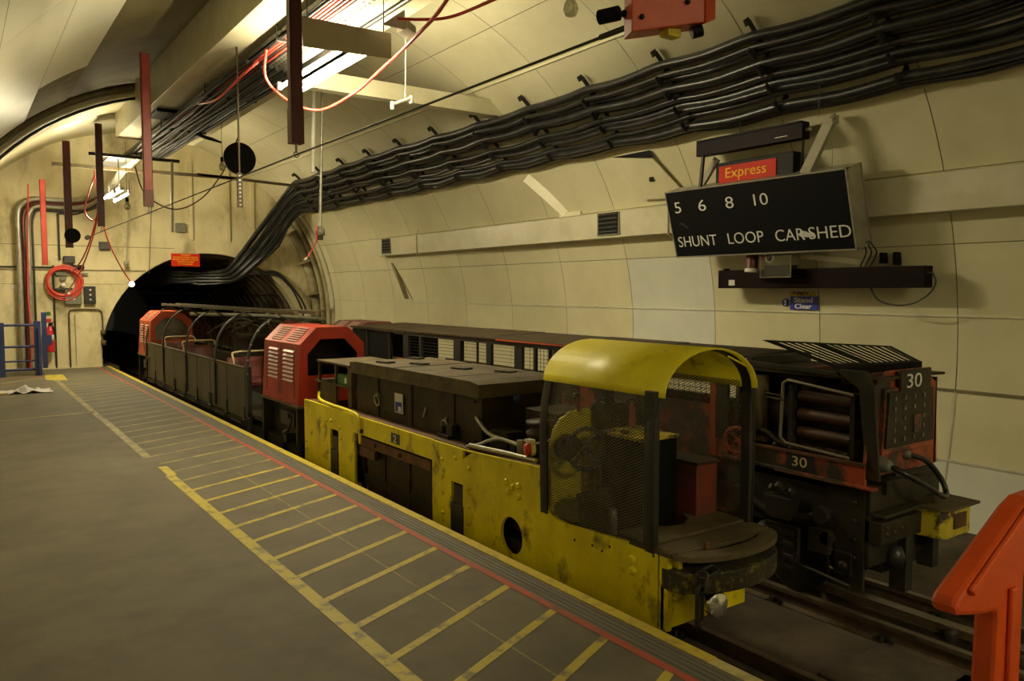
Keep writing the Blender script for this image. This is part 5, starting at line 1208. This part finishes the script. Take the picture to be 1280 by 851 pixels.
tag(b.build('equipment_rack', 'grime'), 'cluttered rack of dark fittings and cable ends by the right foot of the tunnel mouth', 'equipment')
# crumpled plastic and wood on the platform floor
bm_ = MB(); rr_ = random.Random(11); vs = []
for i in range(9):
    for j in range(6): vs.append((.55+i*.085+rr_.uniform(-.03,.03), 14.2+j*.10+rr_.uniform(-.03,.03), .008+rr_.random()**2*.09*(1-abs(i-4)/5)))
bm_.add(vs, [(i*6+j, i*6+j+1, (i+1)*6+j+1, (i+1)*6+j) for i in range(8) for j in range(5)]); tag(bm_.build('plastic_sheet', 'lilac', org=(.9,14.4,0)), 'crumpled pale plastic sheet lying on the platform at the left', 'litter')
b = MB(); b.obox((.52,14.2,.02), (.22,.10,.035), (0,0,.3)); tag(b.build('wood_offcut', 'numcream', bevel=.003, org=(.52,14.2,0)), 'pale wood offcut beside the plastic sheet at the left edge', 'wood')

# ------------------------------------------------------------------ orange plastic barrier at the right front corner
bar = thing('plastic_barrier', 'orange plastic barrier standing at the near right corner of the platform', 'barrier', (2.25, .87, 0))
by = .88
prof = [(1.835,.885),(1.85,.905),(2.17,1.065),(2.23,1.085),(3.10,1.085),(3.10,.925),(2.32,.925),(2.235,.915),(2.205,.89),(2.20,.04),(2.035,.04),(2.06,.80),(2.055,.825),(1.98,.833),(1.85,.862)]
b = MB(); b.prism([(x*.99+.03, z*.985) for x, z in prof], by-.03, by+.03, 'y')
b.build('frame', 'plastic_orange', bar, bevel=.012)
b = MB(); b.prism([(1.90,.905),(2.19,1.052),(2.23,1.066),(3.1,1.066),(3.1,1.04),(2.25,1.04),(2.21,1.03),(1.92,.885)], by-.042, by-.03, 'y'); b.box(2.115, 2.15, by-.042, by-.03, .05, .86); b.build('rib', 'plastic_orange', bar, bevel=.005)
b = MB(); b.box(2.0, 2.25, by-.22, by+.22, 0, .04); b.build('foot', 'black', bar, bevel=.01)

# ------------------------------------------------------------------ one mesh per separate piece
def separate(o, gap=.004):
    me = o.data; n = len(me.vertices); par = list(range(n))
    def find(i):
        while par[i] != i: par[i] = par[par[i]]; i = par[i]
        return i
    for e in me.edges:
        a, b_ = find(e.vertices[0]), find(e.vertices[1])
        if a != b_: par[a] = b_
    comp = {}
    for i in range(n): comp.setdefault(find(i), []).append(i)
    cs = []
    for vs in comp.values():
        P_ = [me.vertices[i].co for i in vs]
        cs.append([set(vs), [min(p[k] for p in P_) - gap for k in range(3)], [max(p[k] for p in P_) + gap for k in range(3)]])
    ch = True
    while ch:
        ch = False
        for i in range(len(cs)):
            for j in range(i+1, len(cs)):
                if all(cs[i][1][k] <= cs[j][2][k] and cs[j][1][k] <= cs[i][2][k] for k in range(3)):
                    cs[i][0] |= cs[j][0]; cs[i][1] = [min(a, b_) for a, b_ in zip(cs[i][1], cs[j][1])]; cs[i][2] = [max(a, b_) for a, b_ in zip(cs[i][2], cs[j][2])]
                    cs.pop(j); ch = True; break
            if ch: break
    if len(cs) < 2: return
    src = me
    for q, (vs, _, _) in enumerate(cs):
        ids = sorted(vs); mp = {v: i for i, v in enumerate(ids)}
        fs = [p for p in src.polygons if p.vertices[0] in vs]
        m2 = bpy.data.meshes.new(src.name); m2.from_pydata([src.vertices[i].co[:] for i in ids], [], [[mp[v] for v in p.vertices] for p in fs])
        for mt in src.materials: m2.materials.append(mt)
        m2.polygons.foreach_set('material_index', [p.material_index for p in fs]); m2.polygons.foreach_set('use_smooth', [p.use_smooth for p in fs]); m2.update()
        if q == 0: o.data = m2
        else: c = o.copy(); c.data = m2; COL.objects.link(c)
SEP = {'bolt','bolt_hole','front_bracket','cable_gland','lid_slot','catch','motor_cover','control_box','brake_gear','beam_bolt','hoop_bolt','rivet','slot','wall_clip','window_post','lid_support','lamp_holder','controller_top','roller_bracket','hood_sill','conductor_rail_x','strap','end_rib','socket','header','inner_pane','body_side','hose_fitting','vent_x'}
for o in [o for o in bpy.data.objects if o.type == 'MESH' and o.name.split('.')[0] in SEP and o.parent]: separate(o)

# ------------------------------------------------------------------ world and output look
W = bpy.data.worlds.new('world'); S.world = W; W.use_nodes = True
W.node_tree.nodes['Background'].inputs[0].default_value = (.9,.8,.5,1); W.node_tree.nodes['Background'].inputs[1].default_value = .012
S.view_settings.view_transform = 'Standard'; S.view_settings.look = 'None'; S.view_settings.exposure = 0.53; S.view_settings.gamma = 1; S.view_settings.use_curve_mapping = False
S.cycles.use_denoising = True; S.cycles.max_bounces = 8; S.cycles.diffuse_bounces = 5; S.cycles.caustics_reflective = False; S.cycles.caustics_refractive = False
S.cycles.sample_clamp_indirect = 4
